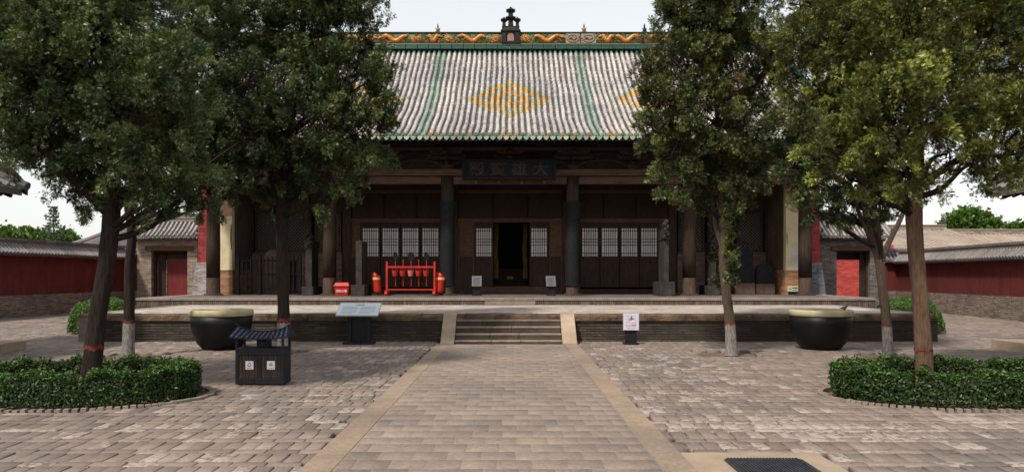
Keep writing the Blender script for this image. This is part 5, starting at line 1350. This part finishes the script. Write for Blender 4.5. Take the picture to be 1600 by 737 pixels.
    wv = .5+.5*np.sin(P0[:, :1]*1.9+seed)*np.sin(P0[:, 1:2]*1.7)*np.cos(P0[:, 2:3]*1.6+seed); pcol = pcol*(.7+.6*wv)
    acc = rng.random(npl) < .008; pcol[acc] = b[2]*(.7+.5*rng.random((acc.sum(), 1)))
    V, Fc, C = leaves_mesh(Pp, Dd, pcol[Ip]*(.72+.62*tt**1.6*(.4+1.2*rng.random((npl, 1))[Ip])), n_spray, L, W, spread, nleaf=3, curl=.34)  # plume tips coloured lighter: new growth plus highlights put into the leaf colour
    print('CROWN', len(Fc), npl)
    if hi:
        P2, D2, I2 = sample_lobes(hi, 26); V2, F2, C2 = leaves_mesh(P2, D2*.6+np.array((0, 0, .5)), np.tile(b.mean(0), (len(P2), 1)), 6, .15, .06, .10, 4)
        V = np.concatenate([V, V2]); Fc = np.arange(len(V)).reshape(-1, 4); C = np.concatenate([C, C2])
    loc = POS[t.name]
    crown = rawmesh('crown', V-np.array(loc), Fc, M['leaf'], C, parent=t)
    return t
CG = ((.034, .054, .019), (.115, .140, .046), (.13, .11, .04))     # blue-green
CO = ((.040, .056, .018), (.125, .140, .040), (.17, .10, .04))    # olive
CY_ = ((.050, .066, .015), (.210, .230, .050), (.22, .16, .05))   # yellow green
def above(cx, Y, z0, z1, r, n):
    out = []
    for k in range(n):
        u = k/max(1, n-1); rr_ = r*(1-.55*u); out.append(((cx+random.uniform(-.4, .4)*rr_, Y+random.uniform(-.4, .4)*rr_, lerp(z0, z1, u)), (rr_*.75, rr_*.75, rr_*.7)))
    return out
tree('cypress_tree', (-5.69, 9.85), [(138, 592), (152, 500), (166, 420), (174, 350), (176, 305)], [.135, .108, .104, .108, .108],
     [(120, 110, 115), (45, 60, 105), (15, 160, 85), (210, 70, 95), (150, 210, 85), (70, 215, 46), (235, 180, 75), (-60, 130, 100), (110, -40, 120), (215, 255, 62), (160, 275, 52), (255, 315, 16), (290, 322, 12), (135, 312, 20), (320, 300, 26), (245, 290, 30), (-20, -20, 110), (225, -40, 60), (285, 160, 42), (25, 225, 32), (122, 280, 26), (255, 100, 55), (100, 170, 90), (190, 140, 90), (280, 225, 42), (0, 90, 100)],
     9.85, CG, 'biggest dark cypress with thick leaning trunk in the left hedge bed', 'barkd', dens=150, n_spray=6, L=.052, W=.0092, spread=.020,
     band=(.60, .66), forks=[([(172, 335, 0), (125, 290, -.2), (85, 250, -.4), (60, 225, -.5)], [.08, .06, .045, .03]), ([(176, 330, 0), (215, 270, .2), (240, 220, .3)], [.08, .055, .035])], seed=3, extra=above(-5.9, 9.9, 6.0, 8.2, 1.9, 6))
tree('cypress_tree', (-7.6, 14.5), [(200, 556), (202, 480), (202, 420), (206, 370), (201, 320), (204, 280)], [.115, .095, .085, .085, .08, .07],
     [(300, 150, 58), (345, 90, 55), (368, 190, 46), (325, 250, 46), (355, 30, 42), (290, 230, 48), (385, 130, 40), (240, 260, 45), (270, 190, 55), (375, 250, 36), (345, 285, 30), (395, 210, 26), (270, 320, 15), (320, 325, 16), (230, 200, 60), (250, 120, 60), (310, 295, 28)],
     14.5, (CG[0], (.12, .15, .055), (.22, .16, .06)), 'slim cypress with whitewashed foot between the left hedge and the terrace', 'barkd', dens=130, L=.068, W=.0125, n_spray=6, spread=.026, paint=.66, band=(.66, .71), seed=5, extra=above(-6.2, 14.5, 6.6, 7.6, 1.0, 2))
tree('cypress_tree', (-4.80, 15.35), [(444, 549), (443, 480), (441, 400), (440, 330), (445, 270)], [.13, .115, .115, .11, .10],
     [(470, 30, 62), (535, 50, 45), (440, 120, 58), (545, 130, 55), (592, 120, 20), (588, 85, 11), (598, 165, 20), (565, 205, 50), (480, 190, 66), (435, 260, 45), (520, 265, 45), (500, -35, 70), (405, 40, 42), (480, 295, 26), (415, 205, 40), (505, 105, 45), (555, 255, 30), (450, 300, 25), (410, 290, 22), (550, 10, 36), (425, 320, 16), (500, 320, 12)],
     15.35, CG, 'tall dense dark cypress rising behind the recycling bin', 'barkd', dens=130, L=.068, W=.0125, n_spray=6, spread=.026, paint=.62, band=(.62, .70), seed=7, extra=above(-4.2, 15.35, 7.8, 9.6, 1.2, 4))
tree('cypress_tree', (4.46, 14.95), [(1143, 553), (1140, 500), (1134, 450), (1130, 400), (1130, 360), (1126, 300)], [.115, .10, .092, .085, .075, .06],
     [(1110, -30, 70), (1105, 45, 62), (1060, 110, 50), (1150, 110, 58), (1040, 160, 44), (1110, 190, 66), (1178, 200, 42), (1062, 235, 44), (1130, 260, 50), (1180, 270, 28), (1052, 285, 20), (1095, 290, 26), (1160, 20, 42), (1055, 40, 36), (1190, 130, 30), (1022, 130, 26), (1030, 200, 26), (1150, 310, 20), (1210, 100, 26), (1120, 330, 10), (1138, 350, 8), (1120, 395, 6), (1142, 380, 6), (1126, 432, 7), (1143, 425, 6)],
     14.95, CO, 'upright olive cypress with leafy many stemmed trunk right of the steps', 'barkm', dens=130, L=.068, W=.0125, n_spray=6, spread=.026, paint=.60, band=(.60, .65),
     forks=[([(1132, 400, 0), (1118, 350, 0), (1112, 300, 0), (1105, 250, 0)], [.05, .045, .04, .03]), ([(1132, 390, 0), (1142, 340, -.1), (1150, 290, 0), (1158, 240, 0)], [.05, .045, .04, .03])], seed=9, extra=above(4.1, 14.95, 7.8, 9.8, 1.2, 4))
tree('cypress_tree', (5.57, 9.85), [(1446, 592), (1441, 520), (1436, 450), (1430, 380), (1428, 320), (1432, 270)], [.118, .104, .098, .096, .10, .10],
     [(1300, 60, 72), (1270, 130, 52), (1330, 170, 72), (1420, 50, 105), (1430, 170, 85), (1525, 110, 100), (1555, 205, 70), (1300, 235, 42), (1370, 250, 52), (1480, -50, 120), (1620, 50, 110), (1240, 60, 34), (1620, 200, 70), (1360, 90, 75), (1480, 240, 50), (1330, -20, 75), (1410, 265, 34), (1590, 120, 80), (1520, 255, 24), (1245, 175, 30), (1255, 0, 40), (1590, 250, 18), (1460, 270, 25), (1380, 200, 60), (1260, 210, 30), (1325, 280, 26)],
     9.85, CY_, 'broad yellow green cypress with bare warm brown trunk in the right hedge bed', 'barkw', dens=150, n_spray=6, L=.052, W=.0092, spread=.020, band=(.585, .61), seed=12, extra=above(6.0, 9.9, 6.0, 8.2, 1.9, 6),
     forks=[([(1428, 330, 0), (1390, 270, .2), (1350, 220, .3)], [.08, .055, .035]), ([(1430, 300, 0), (1480, 260, 0), (1550, 225, .2)], [.06, .045, .03])])
tree('cypress_tree', (7.46, 14.5), [(1388, 556), (1385, 500), (1379, 450), (1374, 405)], [.098, .085, .085, .09],
     [(1290, 275, 34), (1335, 290, 34), (1400, 285, 30), (1265, 255, 34), (1350, 325, 14), (1300, 200, 60), (1380, 180, 70), (1330, 100, 80), (1260, 290, 22), (1290, 322, 13), (1320, 330, 12), (1375, 320, 16), (1270, 325, 12), (1300, 340, 9), (1362, 345, 9), (1240, 240, 30), (1225, 210, 22), (1310, 30, 60)],
     14.5, (CG[0], (.11, .14, .045), CO[2]), 'forked cypress with whitewashed foot behind the right hedge', 'barkm', dens=130, L=.068, W=.0125, n_spray=6, spread=.026, paint=.60, band=(.60, .64),
     forks=[([(1374, 408, 0), (1362, 375, 0), (1352, 330, 0), (1342, 270, 0)], [.075, .06, .055, .045]), ([(1376, 406, 0), (1393, 370, .1), (1410, 335, .1), (1425, 290, .1)], [.06, .05, .045, .04]), ([(1368, 390, 0), (1345, 340, -.2), (1330, 290, -.3)], [.045, .035, .03])], seed=14, extra=above(6.9, 14.5, 7.5, 8.5, 1.0, 2))
# hedges --------------------------------------------------------------
def leafquads(c, nrm, col, s):
    n = len(c); a = rng.normal(0, 1, (n, 3)); nn = nrm+rng.normal(0, .6, (n, 3)); nn /= np.linalg.norm(nn, axis=1, keepdims=True)
    u = np.cross(nn, a); u /= np.linalg.norm(u, axis=1, keepdims=True); v = np.cross(nn, u); s = s*(.7+.6*rng.random((n, 1)))
    V = np.stack([c-u*s, c-u*s*.2+v*s*.5, c+u*s*.5+v*s*.42, c+u*s*1.1, c+u*s*.5-v*s*.42, c-u*s*.2-v*s*.5], 1).reshape(-1, 3)
    return V, np.arange(n*6).reshape(-1, 6), np.repeat(col, 6, 0)
def hedge(bx, by, rx, ry, label, h=.37):
    t = thing('hedge', (bx, by, 0), label, 'hedge', 'clipped ring hedges round the trees')
    N = 42000; th = rng.random(N)*2*math.pi; th += .0; 
    ca, sa = np.cos(th), np.sin(th); wd_x, wd_y = .36, .34
    which = rng.random(N)
    f = np.ones(N); z = np.zeros(N); nrm = np.zeros((N, 3))
    out = which < .42; top = (which >= .42) & (which < .78); inn = which >= .78
    bump = .035*np.sin(th*11)+.03*np.sin(th*23+1)+.02*np.sin(th*37)
    z[out] = h*rng.random(out.sum())**.85; f[out] = 0; z[inn] = h*rng.random(inn.sum()); f[inn] = 1
    f[top] = rng.random(top.sum()); z[top] = h+bump[top]*.9+rng.normal(0, .018, top.sum())
    dep = np.abs(rng.normal(0, .035, N)); f2 = np.clip(f+np.where(out, dep/.35, 0)-np.where(inn, dep/.35, 0), 0, 1.0)
    f2[out] += bump[out]*.8
    ox = (rx-wd_x*f2); oy = (ry-wd_y*f2)
    # tuck in near the ground and round the shoulder
    sh = np.where(out, .05*np.exp(-z/.06)+.05*np.clip((z-h+.08)/.08, 0, 1), 0)
    c = np.stack([bx+(ox-sh)*ca, by+(oy-sh)*sa, z+.01], 1)+rng.normal(0, .012, (N, 3)); c[:, 2] = np.maximum(c[:, 2], .005)
    nrm[out] = np.stack([ca, sa, .4+0*ca], 1)[out]; nrm[top] = (0, 0, 1); nrm[inn] = np.stack([-ca, -sa, .4+0*ca], 1)[inn]
    t_ = rng.random((N, 1)); col = np.array((.009, .024, .006))*(1-t_)+np.array((.036, .075, .013))*t_
    y_ = rng.random(N) < np.where(top, .04, .01); col[y_] = (.22, .18, .05)
    new = top & (rng.random(N) < .35); col[new] = np.array((.085, .17, .028))
    V, Fc, C = leafquads(c, nrm, col, .019)
    rawmesh('foliage', V-np.array((bx, by, 0)), Fc, M['leafb'], C, parent=t)
    core = MB(); n = 48
    for k in range(n):
        a0, a1 = 2*math.pi*k/n, 2*math.pi*(k+1)/n; vs = []
        for a in (a0, a1):
            for fx, zq in ((.28, .10), (.28, h-.07), (.78, h-.07), (.78, .10)): vs.append((bx+(rx-wd_x*fx)*math.cos(a), by+(ry-wd_y*fx)*math.sin(a), zq))
        core.add(vs, [(0, 1, 5, 4), (1, 2, 6, 5), (2, 3, 7, 6), (3, 0, 4, 7)])
    for k in range(110):
        a = random.uniform(0, 6.28); fx = random.uniform(.15, .8); x_, y_q = bx+(rx-wd_x*fx)*math.cos(a), by+(ry-wd_y*fx)*math.sin(a)
        core.tube([(x_, y_q, -.04), (x_+random.uniform(-.04, .04), y_q+random.uniform(-.04, .04), .2)], .006, 4)
    build(core, 'stems', M['stemdark'], t)
M['stemdark'] = mott('dark_twigs', (.012, .012, .007), (.03, .028, .016), 20, rough=.9)
hedge(-5.72, 9.66, 1.56, .98, 'low clipped ring hedge round the thick dark trunk at the left')
hedge(5.84, 9.66, 1.58, .98, 'low clipped ring hedge round the warm brown trunk at the right')
# one clump sticking out beside the left hedge
# round bushes at the terrace ends ------------------------------------
def roundbush(x, y, r, h, label):
    t = thing('round_bush', (x, y, 0), label, 'bush', 'round clipped bushes at the terrace ends')
    N = 17000; d = rng.normal(0, 1, (N, 3)); d /= np.linalg.norm(d, axis=1, keepdims=True); d[:, 2] = np.abs(d[:, 2])
    rad = 1-np.abs(rng.normal(0, .06, (N, 1)))+.05*np.sin(d[:, :1]*9)*np.sin(d[:, 1:2]*8)
    sq = 1/np.maximum(np.abs(d).max(1, keepdims=True), .75)**.5
    c = np.array((x, y, .04))+d*np.array((r, r, h))*rad*sq
    t_ = rng.random((N, 1)); col = np.array((.025, .065, .010))*(1-t_)+np.array((.10, .19, .025))*t_
    V, Fc, C = leafquads(c, d, col, .026); rawmesh('foliage', V-np.array((x, y, 0)), Fc, M['leafb'], C, parent=t)
    build(MB().ball((x, y, h*.45), (r*.82, r*.82, h*.44), 16, 10), 'stems', M['stemdark'], t)
roundbush(-11.46, 20.6, .83, .93, 'round clipped green bush at the left end of the terrace')
roundbush(11.10, 20.6, .83, .93, 'round clipped green bush at the right end of the terrace')
# far trees ------------------------------------------------------------
def fartree(x, y, lobes, label, c0, c1, trunk_h, name='leafy_tree', L=.35, W=.16, dens=18):
    t = thing(name, (x, y, 0), label, 'tree', 'trees beyond the courtyard walls')
    build(MB().tube([(x, y, 0), (x+.1, y, trunk_h*.5), (x, y, trunk_h)], [.25, .18, .08], 8), 'trunk', M['barkm'], t)
    Pp, Dd, Ii = sample_lobes(lobes, dens, .5); t_ = rng.random((len(Pp), 1)); col = np.array(c0)*(1-t_)+np.array(c1)*t_
    V, Fc, C = leaves_mesh(Pp, Dd+np.array((0, 0, .2)), col, 8, L, W, .25, 4); rawmesh('crown', V-np.array((x, y, 0)), Fc, M['leaf'], C, parent=t)
YF = 72
fartree(P(1515, 0, YF)[0], YF, [(P(px, py, YF), (r/F*YF,)*3) for px, py, r in ((1495, 350, 14), (1515, 343, 15), (1535, 352, 15), (1550, 358, 12), (1480, 360, 10), (1520, 362, 22))], 'bright green round tree rising behind the right far roofs', (.05, .12, .02), (.13, .22, .04), 5.5)
fartree(P(1590, 0, 80)[0], 80, [(P(px, py, 80), (r/F*80,)*3) for px, py, r in ((1580, 363, 10), (1600, 361, 10), (1620, 360, 14))], 'low green tree top at the right frame edge behind the roofs', (.05, .12, .02), (.12, .20, .04), 4.5)
for k, (px, py, r) in enumerate(((10, 374, 14), (38, 375, 12), (62, 376, 12), (104, 375, 11), (-30, 372, 18))):
    x, y, z = P(px, py, 66+k*2)
    fartree(x, y, [((x, y, z), (r/F*y,)*3), ((x+.6, y, z-.6), (r/F*y,)*3)], ['small bright tree top over the left wall, nearest the frame edge', 'second small tree top from the left over the wall', 'small tree top left of the far conifer', 'small tree top right of the far conifer', 'tree top outside the left frame edge over the wall'][k], (.06, .12, .02), (.14, .22, .05), max(1, z-.5))
# far conifer with tiers
cxn, cyn, _ = P(84, 0, 64); ct = thing('conifer', (cxn, cyn, 0), 'far narrow conifer with open branches above the left wall', 'conifer')
build(MB().tube([(cxn, cyn, 0), (cxn, cyn, 7.6)], [.16, .03], 8), 'trunk', M['barkm'], ct)
pts_ = []; dd_ = []
for k in range(15):
    z = 3.4+k*.29; rad = (7.9-z)*.32+.1
    for a in np.linspace(0, 6.28, 5, endpoint=False):
        a += k*.7+random.uniform(-.3, .3); rr_ = rad*random.uniform(.55, 1.15)
        for q in np.linspace(.2, 1, 6): pts_.append((cxn+rr_*q*math.cos(a), cyn+rr_*q*math.sin(a), z+q*rr_*.28)); dd_.append((math.cos(a), math.sin(a), .4))
pts_ = np.array(pts_); t_ = rng.random((len(pts_), 1))
V, Fc, C = leaves_mesh(pts_, np.array(dd_), np.array((.03, .07, .035))*(1-t_)+np.array((.07, .14, .06))*t_, 3, .17, .05, .04, 4); rawmesh('crown', V-np.array((cxn, cyn, 0)), Fc, M['leaf'], C, parent=ct)
